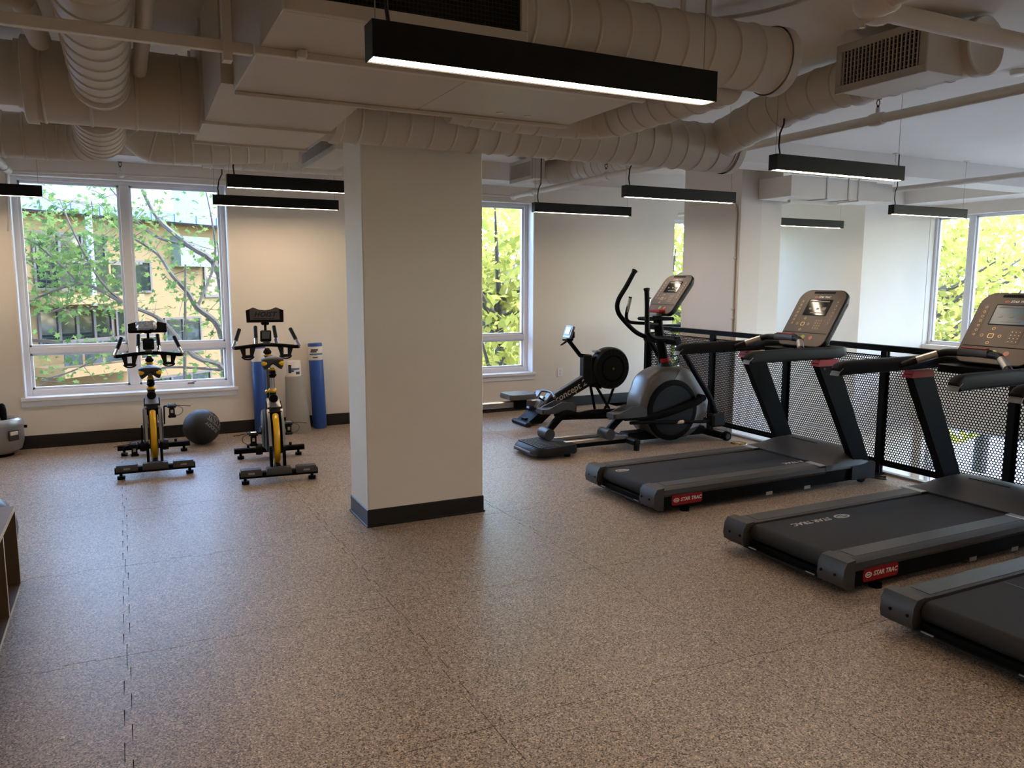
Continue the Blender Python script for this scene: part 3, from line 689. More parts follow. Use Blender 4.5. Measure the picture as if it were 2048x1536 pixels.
# ------------------------------------------------------------------ treadmills
def oval_logo(m, o, u, v, a, b, th=0.22):
    # small oval badge ring with two bars
    o, u, v = V(o), V(u).normalized(), V(v).normalized(); w_ = u.cross(v)*0.0006
    n = 20
    for k in range(n):
        t0, t1 = 2*pi*k/n, 2*pi*(k+1)/n
        q = [(a*math.cos(t0), b*math.sin(t0)), (a*math.cos(t1), b*math.sin(t1)), (a*(1-th)*math.cos(t1), b*(1-th*1.6)*math.sin(t1)), (a*(1-th)*math.cos(t0), b*(1-th*1.6)*math.sin(t0))]
        m.prism(q, o, u, v, w_)
    for s_ in (-1, 1): m.prism([(-a*0.6, s_*b*0.18-b*0.1), (a*0.6, s_*b*0.18-b*0.1), (a*0.6, s_*b*0.18+b*0.1), (-a*0.6, s_*b*0.18+b*0.1)], o, u, v, w_)
def console_unit(root, bot, tilt, Wd, Ht, screen_mat, scale=1.0):
    """console leaning forward (+x): bot = bottom centre of the face, u = right of the reader (-y)"""
    u = V((0, -1, 0)); v = V((math.sin(tilt), 0, math.cos(tilt))); nrm = u.cross(v)   # towards the reader
    o = V(bot) + v*(Ht/2); th = 0.085*scale
    P = round_poly(Wd, Ht, 0.10*scale, 6, 0.075*scale)
    m = MB(); rings = []
    for k, (off, sh) in enumerate(((0.0, 0.988), (-0.006, 1.0), (-0.035*scale, 1.0), (-th*0.75, 0.93), (-th, 0.8))):
        rings.append([o + u*(a*sh) + v*(b*sh) + nrm*off for a, b in P])
    m.loft(rings[::-1]); c = obj('console', m, M_blackpl, root)
    Pf = round_poly(Wd*0.965, Ht*0.97, 0.09*scale, 6, 0.065*scale)
    m = MB(); m.prism(Pf, o+nrm*0.0003, u, v, nrm*0.0025); obj('face_plate', m, M_console, c)
    def rect(cx, cy, ww, hh, mt, name, z=0.003, r=None):
        m = MB(); m.prism(round_poly(ww, hh, r or min(ww, hh)*0.12, 3), o+u*cx+v*cy+nrm*z, u, v, nrm*0.0012); return obj(name, m, mt, c)
    s = scale
    rect(0, Ht*0.445, Wd*0.44, 0.022*s, M_void, 'slot', r=0.006)
    me = text_mesh('STAR TRAC', 0.024*s, o+v*(Ht*0.365)+u*(0.02*s)+nrm*0.0032, u, v, M_white, shear=0.2, bold=0.0004); obj('lettering', me, None, c)
    m = MB(); oval_logo(m, o+v*(Ht*0.365)-u*(0.065*s)+nrm*0.003, u, v, 0.017*s, 0.009*s); obj('badge', m, M_keyred, c)
    rect(0, Ht*0.18, Wd*0.50, Ht*0.29, M_void, 'screen_bezel', r=0.006)
    rect(0, Ht*0.18, Wd*0.47, Ht*0.262, screen_mat, 'screen', 0.0045, 0.003)
    for k, (cx, cy, ww, hh) in enumerate(((0, 0.285, 0.40, 0.022), (-0.13, 0.155, 0.06, 0.03), (0.02, 0.155, 0.05, 0.03), (0.15, 0.155, 0.08, 0.06), (0.03, 0.085, 0.26, 0.014))):
        rect(cx*Wd, cy*Ht, ww*Wd, hh*Ht, M_icon if k else M_mgrey, 'screen_graphic', 0.006, 0.001)
    for sx in (-1, 1): rect(sx*Wd*0.37, Ht*0.10, Wd*0.085, Ht*0.46, M_console2, 'key_strip', 0.003, 0.015*s)
    def ring(cx, cy, rr, mt, name='key', fillc=False):
        m = MB(); m.lathe([(rr, 0), (rr, 0.0015), (rr*0.72, 0.0015), (rr*0.72, 0)], o+u*cx+v*cy+nrm*0.003, nrm, 14, False)
        if fillc: m.lathe([(rr*0.72, 0), (rr*0.72, 0.001), (0.0001, 0.001)], o+u*cx+v*cy+nrm*0.003, nrm, 14, False)
        obj(name, m, mt, c)
    for k in range(7):
        ring(-Wd*0.37, Ht*(0.28-0.065*k), 0.0085*s, M_gold); 
        m = MB(); m.lathe([(0.0035*s, 0), (0.003*s, 0.0015), (0.0001, 0.0015)], o+u*(Wd*0.37)+v*(Ht*(0.28-0.06*k))+nrm*0.004, nrm, 8, False); obj('key_light', m, M_white, c)
    for cx, cy in ((0, 0.055), (0, -0.055), (-0.06, 0), (0.06, 0)): ring(-0.07*s+cx*s, -Ht*0.115+cy*s, 0.011*s, M_gold)
    m = MB(); P2 = round_poly(0.04*s, 0.035*s, 0.008*s, 3)
    for k in range(len(P2)):
        a, b = P2[k], P2[(k+1) % len(P2)]
        m.prism([a, b, (b[0]*0.75, b[1]*0.75), (a[0]*0.75, a[1]*0.75)], o+u*(-0.07*s)+v*(-Ht*0.115)+nrm*0.003, u, v, nrm*0.0012)
    obj('key', m, M_gold, c)
    rect(0.085*s, -Ht*0.115, 0.085*s, Ht*0.19, M_console2, 'keypad', r=0.01*s)
    m = MB()
    for a in range(3):
        for b in range(4): m.lathe([(0.004*s, 0), (0.0035*s, 0.0012), (0.0001, 0.0012)], o+u*((0.06+a*0.025)*s)+v*(-Ht*0.115+(b-1.5)*0.024*s)+nrm*0.0042, nrm, 6, False)
    obj('keypad_digits', m, M_gold, c)['kind'] = 'stuff'
    rect(0, -Ht*0.265, Wd*0.90, 0.006*s, M_void, 'groove', r=0.002)
    rect(-0.11*s, -Ht*0.345, 0.10*s, 0.05*s, M_console2, 'key_plate')
    ring(0.0, -Ht*0.345, 0.022*s, M_green, 'start_key', True); ring(0.085*s, -Ht*0.345, 0.019*s, M_keyred, 'stop_key', True)
    m = MB()
    for k in range(22):
        y_ = -Ht*0.30 + k*Ht*0.028
        for sx in (-1, 1): m.box(o+u*(sx*(Wd*0.5-0.001))+v*y_-nrm*(0.035*s), (0.014, 0.008, 0.006), Matrix((nrm, u, v)).transposed())
    obj('side_vent', m, M_dgrey, c)['kind'] = 'stuff'
    return c
def build_treadmill(label, loc, screen=M_screen):
    t = thing('treadmill', label, 'treadmill', loc, 0, 'treadmills in a row facing the guardrail')
    for s in (-1, 1):
        # rail with chamfered outer edge
        m = MB(); prof = [(0.285, 0.135), (0.285, 0.195), (0.295, 0.2), (0.42, 0.2), (0.447, 0.182), (0.45, 0.15), (0.435, 0.13)]
        prof = [(a*s, b) for a, b in prof]; prof = prof if s < 0 else prof[::-1]
        m.prism(prof, (0.07, 0, 0), (0, 1, 0), (0, 0, 1), (1.60, 0, 0)); r = obj('side_rail', m, M_dgrey, t)
        m = MB(); m.bb(0.12, 1.60, s*0.30, s*0.405, 0.2002, 0.2022, 0.0008); obj('foot_grip', m, M_mgrey if False else M_dgrey, r)
        m = MB(); m.bb(1.60, 1.66, s*0.29, s*0.447, 0.196, 0.2035, 0.002); obj('rail_joint', m, M_silver, r)
        m = MB(); m.prism([(a*1.0, b) for a, b in ((s*0.37, 0.045), (s*0.37, 0.15), (s*0.435, 0.15), (s*0.435, 0.045))][::s if s < 0 else 1][::1], (0.06, 0, 0), (0, 1, 0), (0, 0, 1), (2.0, 0, 0)); obj('side_frame', m, M_black, t)
        m = MB(); P = [(-0.02, 0.10), (-0.012, 0.165), (0.01, 0.197), (0.07, 0.203), (0.07, 0.04), (0.03, 0.04), (-0.01, 0.065)]
        m.prism(P if s > 0 else P[::1], (0, s*0.283, 0), (1, 0, 0), (0, 0, 1), (0, s*0.172, 0)); c = obj('end_cap', m, M_dgrey, t)
        for yy in (0.31, 0.40):
            m = MB(); m.cyl((-0.021, s*yy, 0.12), (-0.015, s*yy, 0.12), 0.008, n=10); obj('screw', m, M_black, c)
        # front foot
        m = MB(); P = [(1.95, 0.05), (1.95, 0.165), (2.06, 0.165), (2.20, 0.185), (2.22, 0.175), (2.22, 0.045)]
        m.prism(P, (0, s*0.35, 0), (1, 0, 0), (0, 0, 1), (0, s*0.11, 0)); obj('front_foot', m, M_blackpl, t)
        m = MB(); m.lathe([(0.03, -0.015), (0.045, -0.012), (0.045, 0.012), (0.03, 0.015)], (2.13, s*0.40, 0.046), (0, 1, 0), 20); obj('wheel', m, M_black, t)
        m = MB(); m.cyl((0.30, s*0.40, 0.0), (0.30, s*0.40, 0.022), 0.035, n=16); m.cyl((0.30, s*0.40, 0.022), (0.30, s*0.40, 0.06), 0.012, n=10); obj('leveling_foot', m, M_black, t)
        for q in (1.05, 1.45):
            m = MB(); m.bb(q, q+0.065, s*0.40, s*0.437, 0.03, 0.055); obj('frame_tab', m, M_steel, t)
        # upright
        m = MB(); m.prism([(2.02, 0.15), (2.19, 0.16), (1.75, 1.02), (1.53, 1.02)], (0, s*0.372, 0), (1, 0, 0), (0, 0, 1), (0, s*0.062, 0)); up_ = obj('upright', m, M_black, t)
        m = MB(); m.prism([(1.525, 0.995), (1.77, 0.995), (1.745, 1.045), (1.545, 1.045)], (0, s*0.366, 0), (1, 0, 0), (0, 0, 1), (0, s*0.074, 0)); obj('red_collar', m, M_red, up_)
        for xx in (1.60, 1.68):
            m = MB(); m.cyl((xx, s*0.436, 0.975), (xx, s*0.439, 0.975), 0.009, n=8); obj('bolt', m, M_dgrey, up_)
        # handrail
        y_ = s*0.405
        pts = [(0.835, y_, 1.068), (0.85, y_, 1.080), (0.88, y_, 1.088), (0.95, y_, 1.092), (1.3, y_, 1.094), (1.7, y_, 1.096), (1.80, s*0.395, 1.096), (1.87, s*0.36, 1.096), (1.91, s*0.29, 1.096), (1.925, s*0.16, 1.096)]
        rr = [(0.034, 0.030), (0.034, 0.042), (0.034, 0.046), (0.035, 0.047), (0.036, 0.048), (0.036, 0.046), (0.035, 0.043), (0.034, 0.04), (0.032, 0.036), (0.03, 0.032)]
        m = MB(); m.sweep(pts, rr, 20, upv=(0, 1, 0)); h = obj('handrail', m, M_foam, t, 50)
        m = MB(); m.sweep([(0.818, y_, 1.045), (0.83, y_, 1.07), (0.86, y_, 1.092)], [(0.036, 0.004), (0.036, 0.005), (0.036, 0.004)], 10, upv=(0, 1, 0)); obj('rail_tip_trim', m, M_silver, h)
    # rear cross bar, deck, belt
    m = MB(); m.bb(0.0, 0.03, -0.3, 0.3, 0.05, 0.062, 0.003); b = obj('rear_bar', m, M_blackpl, t)
    for s in (-1, 1):
        m = MB(); m.bb(-0.001, 0.006, s*0.22-0.03, s*0.22+0.03, 0.062, 0.068); obj('adjuster_clip', m, M_silver, b)
    m = MB(); m.bb(0.1, 2.1, -0.37, 0.37, 0.07, 0.14, 0.004); obj('deck', m, M_black, t)
    m = MB(); m.bb(0.035, 2.0, -0.365, 0.365, 0.045, 0.088, 0.004); obj('dark_gap_fill', m, M_black, t)  # black slab added to turn the gap below the belt dark
    rb = 0.048; cz = 0.188-rb; ring = [(1.70, 0.188), (1.70, 0.165)] + [(0.20, 0.092)]
    out = [(1.72, 0.188)] + [(0.075+rb*math.cos(a), cz+rb*math.sin(a)) for a in [pi/2+pi*k/12 for k in range(13)]] + [(1.72, cz-rb)]
    m = MB(); m.prism(out, (0, -0.272, 0), (1, 0, 0), (0, 0, 1), (0, 0.544, 0)); belt = obj('running_belt', m, M_belt, t)
    return t, belt
def finish_treadmill(t, belt, bx, screen=M_screen):
    tx, ty, lx = (bx, 0.165, bx+0.26) if bx > 0.2 else (1.60, -0.215, 0.14)
    me = text_mesh('STAR TRAC', 0.062, (tx, ty, 0.1885), (-1, 0, 0), (0, -1, 0), M_offprint, 0.0004, 0.15, 0.001); obj('lettering', me, None, belt)
    m = MB(); oval_logo(m, (lx, 0.165, 0.1884), (-1, 0, 0), (0, -1, 0), 0.062, 0.034); obj('badge', m, M_offprint, belt)
    # motor hood
    def sec(x, zc, zs, flat, zb):
        pts = []; N = 16
        for k in range(N+1):
            y_ = -0.452+0.904*k/N; q = abs(y_)/0.452; pts.append((x, y_, zs+(zc-zs)*(1-q**flat)))
        return pts + [(x, 0.452, zb), (x, -0.452, zb)]
    m = MB(); R_ = [sec(1.66, 0.203, 0.198, 6, 0.15), sec(1.72, 0.222, 0.199, 6, 0.15), sec(1.80, 0.255, 0.200, 5, 0.15), sec(1.88, 0.287, 0.20, 4.5, 0.15), sec(1.95, 0.302, 0.20, 4, 0.15), sec(2.02, 0.305, 0.198, 4, 0.15), sec(2.09, 0.285, 0.194, 4, 0.15), sec(2.15, 0.235, 0.187, 4, 0.15), sec(2.185, 0.18, 0.17, 4, 0.15)]
    m.loft(R_); hd = obj('motor_hood', m, M_dgrey, t, 60)
    m = MB(); m.sweep([(1.918, -0.12, 0.2965), (1.918, 0.16, 0.2965)], 0.0035, 6); obj('hood_slot', m, M_void, hd)
    # belt mouth trim
    m = MB(); m.prism([(1.655, -0.272), (1.655, 0.272), (1.60, 0.285), (1.60, 0.288), (1.68, 0.288), (1.68, -0.288), (1.60, -0.288), (1.60, -0.285)][::-1], (0, 0, 0.1885), (1, 0, 0), (0, 1, 0), (0, 0, 0.012)); obj('belt_mouth', m, M_void, t)
    # side badge plate on the -y side
    m = MB(); m.prism(round_poly(0.275, 0.075, 0.02, 4), (0.29, -0.4355, 0.098), (1, 0, 0), (0, 0, 1), (0, -0.003, 0)); pl = obj('badge_plate', m, M_red, t)
    me = text_mesh('STAR TRAC', 0.036, (0.325, -0.439, 0.098), (1, 0, 0), (0, 0, 1), M_white, 0.0004, 0.2, 0.0008); obj('lettering', me, None, pl)
    m = MB(); oval_logo(m, (0.193, -0.439, 0.098), (1, 0, 0), (0, 0, 1), 0.026, 0.016); obj('badge', m, M_white, pl)
    # cross bar with heart-rate grips
    P_ = [(1.42, 0.37, 1.09), (1.47, 0.31, 1.125), (1.56, 0.21, 1.175), (1.60, 0.15, 1.19), (1.62, 0.0, 1.193)]
    full = P_ + [(a, -b, c) for a, b, c in P_[:-1][::-1]]
    m = MB(); m.sweep(spline(full, 4), 0.024, 14); cb = obj('cross_bar', m, M_blackpl, t)
    for s in (-1, 1):
        m = MB(); m.sweep([(1.475, s*0.305, 1.128), (1.555, s*0.215, 1.173)], 0.026, 14); obj('pulse_grip', m, M_steel, cb)
    m = MB(); m.sweep([(1.615, -0.10, 1.197), (1.622, 0, 1.198), (1.615, 0.10, 1.197)], [(0.026, 0.03)]*3, 14, upv=(0, 0, 1)); cpad = obj('control_pad', m, M_dgrey, cb)
    m = MB(); m.bb(1.60, 1.638, -0.085, 0.085, 1.222, 1.230, 0.003); obj('red_pad', m, M_red, cpad)
    for q in (-0.16, 0.05):
        m = MB(); m.bb(1.63, 1.66, q, q+0.11, 1.165, 1.19, 0.004); obj('red_trim', m, M_red, cb)
    # tray and neck
    m = MB(); m.prism(round_poly(0.30, 0.62, 0.08, 4), (1.80, 0, 1.045), (1, 0, 0), (0, 1, 0), (0, 0, 0.05)); obj('tray', m, M_black, t)
    m = MB(); m.bb(1.80, 1.93, -0.2, 0.2, 1.09, 1.16, 0.02); obj('console_neck', m, M_blackpl, t)
    console_unit(t, (1.765, 0, 1.115), math.radians(33), 0.50, 0.555, screen)
T = [('treadmill beside the elliptical, with a badge alone at the rear of its belt', (3.28, 4.78, 0)),
     ('treadmill between the other two, full lettering near the rear of its belt', (3.30, 3.18, 0)),
     ('treadmill with two thin pale lines across its belt', (3.19, 1.96, 0))]
for (lb, loc), bx in zip(T, (0.10, 0.42, 1.45)):
    t, belt = build_treadmill(lb, loc)
    finish_treadmill(t, belt, bx, M_screen2 if bx < 0.2 else M_screen)
    if bx > 1:
        for xx in (0.62, 0.80):
            m = MB(); m.bb(xx, xx+0.004, -0.26, 0.26, 0.1881, 0.1886); obj('belt_line', m, M_mgrey, belt)
    # power cord at the front
m = MB(); m.sweep(spline([(5.50, 4.46, 0.06), (5.58, 4.42, 0.015), (5.66, 4.34, 0.008), (5.71, 4.40, 0.008), (5.68, 4.50, 0.008), (5.58, 4.50, 0.012), (5.62, 4.40, 0.018), (5.69, 4.36, 0.022)], 6), 0.007, 8)
tag(obj('power_cord', m, M_cable), 'coiled black power cord on the floor by the guardrail foot', 'power cord')

# ------------------------------------------------------------------ elliptical trainer  (x forward, y left; rear at x = 0)
t = thing('elliptical_trainer', 'dark grey elliptical trainer with round shroud, moving arms and tilted console', 'elliptical', (3.33, 6.48, 0))
P = [(0.0, -0.17), (0.03, -0.24), (0.10, -0.27), (0.42, -0.27), (0.46, -0.24), (0.46, 0.24), (0.42, 0.27), (0.10, 0.27), (0.03, 0.24), (0.0, 0.17)]
m = MB(); m.loft([[(a, b, z0) for a, b in P] for z0 in (0.035,)] + [[(0.02+a*0.97, b*0.98, 0.075) for a, b in P]] + [[(0.05+a*0.9, b*0.93, 0.115 if a > 0.2 else 0.10) for a, b in P]]); rf = obj('rear_step', m, M_blackpl, t)
m = MB()
for k in range(9): m.bb(0.07+0.03*k, 0.085+0.03*k, -0.22, 0.22, 0.098+0.0009*k, 0.110)
obj('tread_ribs', m, M_dgrey, rf)['kind'] = 'stuff'
m = MB(); m.bb(-0.004, 0.004, -0.16, 0.16, 0.055, 0.068); obj('silver_strip', m, M_silver, rf)
for s in (-1, 1):
    m = MB(); m.cyl((0.38, s*0.2, 0), (0.38, s*0.2, 0.04), 0.03, n=14); obj('rubber_foot', m, M_black, rf)
for s in (-1, 1):
    m = MB(); m.bb(0.40, 1.12, s*0.11-0.028, s*0.11+0.028, 0.09, 0.125, 0.006); r = obj('roller_track', m, M_steel, t)
    m = MB(); m.bb(0.42, 1.25, s*0.11-0.02, s*0.11+0.02, 0.05, 0.092); obj('track_beam', m, M_black, t)
m = MB(); m.bb(1.08, 1.16, -0.30, 0.30, 0.05, 0.11, 0.015); m.cyl((1.12, -0.28, 0), (1.12, -0.28, 0.06), 0.03, n=14); m.cyl((1.12, 0.28, 0), (1.12, 0.28, 0.06), 0.03, n=14); obj('middle_support', m, M_blackpl, t)
m = MB(); m.bb(1.15, 2.15, -0.09, 0.09, 0.045, 0.13, 0.02); obj('main_beam', m, M_black, t)
m = MB(); m.sweep([(1.95, 0, 0.10), (2.1, 0, 0.085), (2.17, 0, 0.075)], 0.035, 12); m.cyl((2.18, -0.30, 0.06), (2.18, 0.30, 0.06), 0.035, n=16); fb = obj('front_bar', m, M_black, t)
for s in (-1, 1):
    m = MB(); m.lathe([(0.03, -0.02), (0.05, -0.017), (0.05, 0.017), (0.03, 0.02)], (2.24, s*0.30, 0.051), (0, 1, 0), 22); wv = obj('transport_wheel', m, M_black, fb)
    m = MB(); m.cyl((2.24, s*0.322, 0.051), (2.24, s*0.324, 0.051), 0.028, n=16); obj('hub', m, M_dgrey, wv)
# teardrop shroud
def shroud_poly(k=1.0, cx=1.70, cz=0.40, R_=0.385):
    out = []
    for i in range(40):
        a = 2*pi*i/40; r = R_*k
        x = cx + r*math.cos(a)*1.12; z = cz + r*math.sin(a)*(1.0 if math.sin(a) < 0 else 1.0)
        if 0.45*pi < a < 0.85*pi: x -= 0.05*k*math.sin((a-0.45*pi)/(0.4*pi)*pi)
        out.append((x, max(z, 0.045)))
    return out
m = MB(); m.loft([[(a, y_, b) for a, b in shroud_poly(k)] for y_, k in ((-0.15, 0.90), (-0.135, 0.97), (-0.10, 1.0), (0.10, 1.0), (0.135, 0.97), (0.15, 0.90))]); sh = obj('shroud', m, M_shroud, t, 50)
for s in (-1, 1):
    m = MB(); m.lathe([(0.312, 0.0), (0.312, 0.014), (0.29, 0.024), (0.262, 0.02), (0.0001, 0.02)], (1.64, s*0.147, 0.345), (0, s, 0), 40, False); dk = obj('crank_disc', m, M_black, t)
    m = MB(); m.lathe([(0.255, 0.018), (0.255, 0.024), (0.0001, 0.024)], (1.64, s*0.147, 0.345), (0, s, 0), 40, False); obj('disc_panel', m, M_blackpl, dk)
    aa = [-0.75+2.25*k/24 for k in range(25)]
    pr = [(1.70+0.385*0.925*1.12*math.cos(a), 0.40+0.385*0.925*math.sin(a)) for a in aa]; pi_ = [(1.64+0.314*math.cos(a), 0.345+0.314*math.sin(a)) for a in aa]
    m = MB(); m.prism(pr + pi_[::-1], (0, s*0.13, 0), (1, 0, 0), (0, 0, 1), (0, s*0.026, 0)); obj('silver_crescent', m, M_silver, sh)
# mast
m = MB(); m.sweep([(1.66, 0, 0.72), (1.62, 0, 0.90), (1.57, 0, 1.12), (1.53, 0, 1.34)], [(0.045, 0.05), (0.043, 0.048), (0.04, 0.045), (0.04, 0.045)], 16); ms = obj('mast', m, M_black, t)
m = MB(); m.lathe([(0.06, 0), (0.062, 0.02), (0.06, 0.04)], (1.645, 0, 0.83), (-0.15, 0, 1), 20); obj('red_ring', m, M_red, ms)
m = MB(); m.lathe([(0.10, 0), (0.075, 0.05), (0.06, 0.10)], (1.665, 0, 0.74), (-0.2, 0, 1), 20); obj('mast_collar', m, M_blackpl, ms)
m = MB(); m.bb(1.36, 1.68, -0.11, 0.11, 1.255, 1.29, 0.015); obj('tray', m, M_black, t)
console_unit(t, (1.52, 0, 1.32), math.radians(38), 0.44, 0.50, M_screen2, 0.88)
m = MB(); m.bb(1.47, 1.55, -0.12, 0.12, 1.335, 1.365, 0.006); obj('red_trim', m, M_red, t)
m = MB(); m.bb(1.46, 1.53, -0.09, 0.09, 1.30, 1.335, 0.006); obj('pale_trim', m, M_silver, t)
# fixed pulse handles
for s in (-1, 1):
    m = MB(); m.sweep(spline([(1.5, s*0.05, 1.22), (1.38, s*0.12, 1.225), (1.30, s*0.16, 1.24), (1.275, s*0.17, 1.30), (1.30, s*0.165, 1.42), (1.315, s*0.16, 1.49)], 5), 0.017, 12); h = obj('pulse_handle', m, M_black, t)
    m = MB(); m.sweep([(1.283, s*0.169, 1.335), (1.313, s*0.162, 1.475)], 0.0185, 12); obj('steel_grip', m, M_steel, h)
# moving arms, levers, pedals
def ell_side(s, armpts, pedal, roller, crank):
    m = MB(); m.sweep(spline(armpts, 6), 0.024, 14); a = obj('moving_arm', m, M_black, t)
    p, q = V(armpts[0]), V(armpts[1]); d = (p-q).normalized()
    m = MB(); m.lathe([(0.024, -0.035), (0.031, -0.008), (0.031, 0.0), (0.018, 0.006)], p, d, 14); obj('grip_end', m, M_foam, a)
    y_ = s*0.235
    m = MB(); m.cyl((1.60, s*0.04, 1.06), (1.60, y_+s*0.03, 1.06), 0.034, n=16); m.cyl((1.60, s*0.10, 1.06), (1.60, y_+s*0.02, 1.06), 0.045, n=16); obj('pivot', m, M_black, t)
    m = MB(); m.sweep(spline([(1.60, y_, 1.08), (1.68, y_, 0.96), (1.86, y_, 0.72), (2.06, y_, 0.45), (2.16, y_, 0.24)], 6), [(0.017, 0.028)]*25, 12, upv=(0, 1, 0)); obj('swing_lever', m, M_black, t)
    m = MB(); m.bb(2.07, 2.24, y_-0.05, y_+0.05, 0.15, 0.29, 0.02); obj('lever_joint', m, M_blackpl, t)
    px_, pz = pedal
    m = MB(); m.sweep([(2.12, y_, 0.205), (px_+0.25, y_, pz-0.11), (px_+0.05, y_, pz-0.10)], 0.017, 12); rod = obj('link_rod', m, M_black, t)
    m = MB(); m.sweep([(px_+0.62, y_, 0.5*(0.205+pz-0.11)), (px_+0.70, y_, 0.5*(0.205+pz-0.11))], 0.0185, 12); obj('warning_label', m, M_edge, rod)
    rx, rz_ = roller
    m = MB(); m.sweep(spline([(rx, s*0.13, rz_), (rx+0.2, s*0.14, rz_+0.17), (rx+0.38, s*0.16, pz-0.07), (rx+0.60, s*0.18, pz-0.06), (crank[0]-0.10, s*0.21, crank[1]-0.05), (crank[0], s*0.21, crank[1])], 5), [(0.026, 0.036)]*26, 12, upv=(0, 1, 0)); obj('pedal_arm', m, M_black, t)
    m = MB(); m.cyl((rx, s*0.05, rz_), (rx, s*0.21, rz_), 0.055, n=22); obj('roller', m, M_dgrey, t)
    m = MB(); m.cyl((crank[0], s*0.165, crank[1]), (crank[0], s*0.24, crank[1]), 0.035, n=18); obj('crank_pin', m, M_black, t)
    # pedal
    m = MB(); rings = []
    for x, zt, hw in ((-0.19, 0.035, 0.06), (-0.15, 0.045, 0.075), (0.0, 0.05, 0.08), (0.12, 0.055, 0.08), (0.19, 0.055, 0.07)):
        rings.append([(px_+x, s*0.235-hw, pz-0.035), (px_+x, s*0.235+hw, pz-0.035), (px_+x, s*0.235+hw, pz+zt*0.3), (px_+x, s*0.235-hw, pz+zt*0.3)])
    m.loft(rings); pd = obj('pedal', m, M_dgrey, t)
    for sy in (-1, 1):
        m = MB(); m.prism([(-0.17, 0.0), (-0.08, 0.035), (0.02, 0.075), (0.16, 0.06), (0.19, 0.03), (0.19, -0.03), (-0.17, -0.03)], (px_, s*0.235+sy*0.075-0.006, pz), (1, 0, 0), (0, 0, 1), (0, 0.012, 0)); obj('pedal_wall', m, M_dgrey, pd)
    m = MB(); m.bb(px_-0.02, px_+0.22, s*0.20, s*0.25, pz-0.075, pz-0.035, 0.006); obj('pedal_bracket', m, M_black, pd)
ell_side(1, [(1.44, 0.27, 1.76), (1.34, 0.27, 1.60), (1.24, 0.27, 1.45), (1.24, 0.27, 1.34), (1.32, 0.265, 1.24), (1.46, 0.25, 1.12), (1.60, 0.235, 1.06)], (0.50, 0.38), (0.33, 0.165), (1.50, 0.35))
ell_side(-1, [(1.20, -0.27, 1.58), (1.21, -0.27, 1.42), (1.215, -0.27, 1.25), (1.23, -0.27, 1.15), (1.31, -0.265, 1.10), (1.45, -0.25, 1.09), (1.60, -0.235, 1.06)], (1.02, 0.37), (0.86, 0.165), (1.97, 0.46))

# ------------------------------------------------------------------ rowing machine (x forward to the flywheel)
t = thing('rowing_machine', 'black rowing machine with round flywheel housing and grey seat, by the window wall', 'rowing machine', (0, 7.92, 0))
m = MB(); m.bb(2.15, 4.30, -0.035, 0.035, 0.215, 0.285, 0.01); obj('monorail', m, M_steel, t)
m = MB(); m.bb(2.20, 2.26, -0.03, 0.03, 0.02, 0.22, 0.01); m.bb(2.18, 2.28, -0.22, 0.22, 0.0, 0.045, 0.012); obj('rear_leg', m, M_black, t)
P = [(-0.17, -0.12), (-0.14, -0.155), (0.02, -0.16), (0.15, -0.14), (0.17, -0.10), (0.17, 0.10), (0.15, 0.14), (0.02, 0.16), (-0.14, 0.155), (-0.17, 0.12)]
m = MB(); m.loft([[(4.02+a, b, 0.315) for a, b in P], [(4.02+a*1.04, b*1.04, 0.34) for a, b in P], [(4.02+a, b, 0.372-(0.012 if abs(b) < 0.05 else 0)) for a, b in P]]); st = obj('seat', m, M_mgrey, t)
m = MB(); m.bb(3.94, 4.10, -0.06, 0.06, 0.20, 0.316, 0.01); obj('seat_carriage', m, M_black, st)
# flywheel arm with lettering
a0, a1 = V((4.26, 0, 0.17)), V((5.02, 0, 0.53)); dirv = (a1-a0).normalized(); nv = V((-dirv.z, 0, dirv.x))
m = MB(); m.prism([(0, -0.07), (0.84, -0.085), (0.84, 0.055), (0, 0.045)], a0+V((0, -0.045, 0)), dirv, nv, (0, 0.09, 0)); am = obj('front_arm', m, M_blackpl, t)
me = text_mesh('concept 2', 0.115, a0+dirv*0.47-nv*0.012+V((0, -0.0456, 0)), dirv, nv, M_offprint, 0.0005, 0.1, 0.001); obj('lettering', me, None, am)
m = MB(); m.prism([(0.0, 0.046), (0.80, 0.056), (0.80, 0.066), (0.0, 0.056)], a0+V((0, -0.03, 0)), dirv, nv, (0, 0.06, 0)); obj('chain_guide', m, M_mgrey, am)
m = MB(); m.bb(4.86, 4.98, -0.05, 0.05, 0.44, 0.78, 0.012); obj('mast_block', m, M_blackpl, t)
m = MB(); m.prism([(4.95, 0.40), (5.12, 0.36), (5.16, 0.78), (4.97, 0.74)], (0, -0.04, 0), (1, 0, 0), (0, 0, 1), (0, 0.08, 0)); obj('flywheel_bracket', m, M_black, t)
m = MB(); m.lathe([(0.17, -0.085), (0.235, -0.08), (0.252, -0.055), (0.255, 0.0), (0.252, 0.055), (0.235, 0.08), (0.17, 0.085)], (5.25, 0, 0.605), (0, 1, 0), 44); fh = obj('flywheel_housing', m, M_blackpl, t)
m = MB()
for k in range(24):
    a = 2*pi*k/24; m.box((5.25+0.205*math.cos(a), -0.083, 0.605+0.205*math.sin(a)), (0.05, 0.003, 0.006), Matrix.Rotation(-a, 3, 'Y'))
m.lathe([(0.165, 0), (0.165, 0.004), (0.14, 0.004)], (5.25, -0.084, 0.605), (0, -1, 0), 36, False); obj('vent_ring', m, M_black, fh)['kind'] = 'stuff'
m = MB(); m.cyl((5.25, -0.084, 0.605), (5.25, -0.10, 0.605), 0.016, n=12); obj('hub_nut', m, M_brass, fh)
m = MB(); m.bb(5.03, 5.10, -0.05, 0.05, 0.80, 0.83, 0.01); obj('damper_lever', m, M_silver, fh)
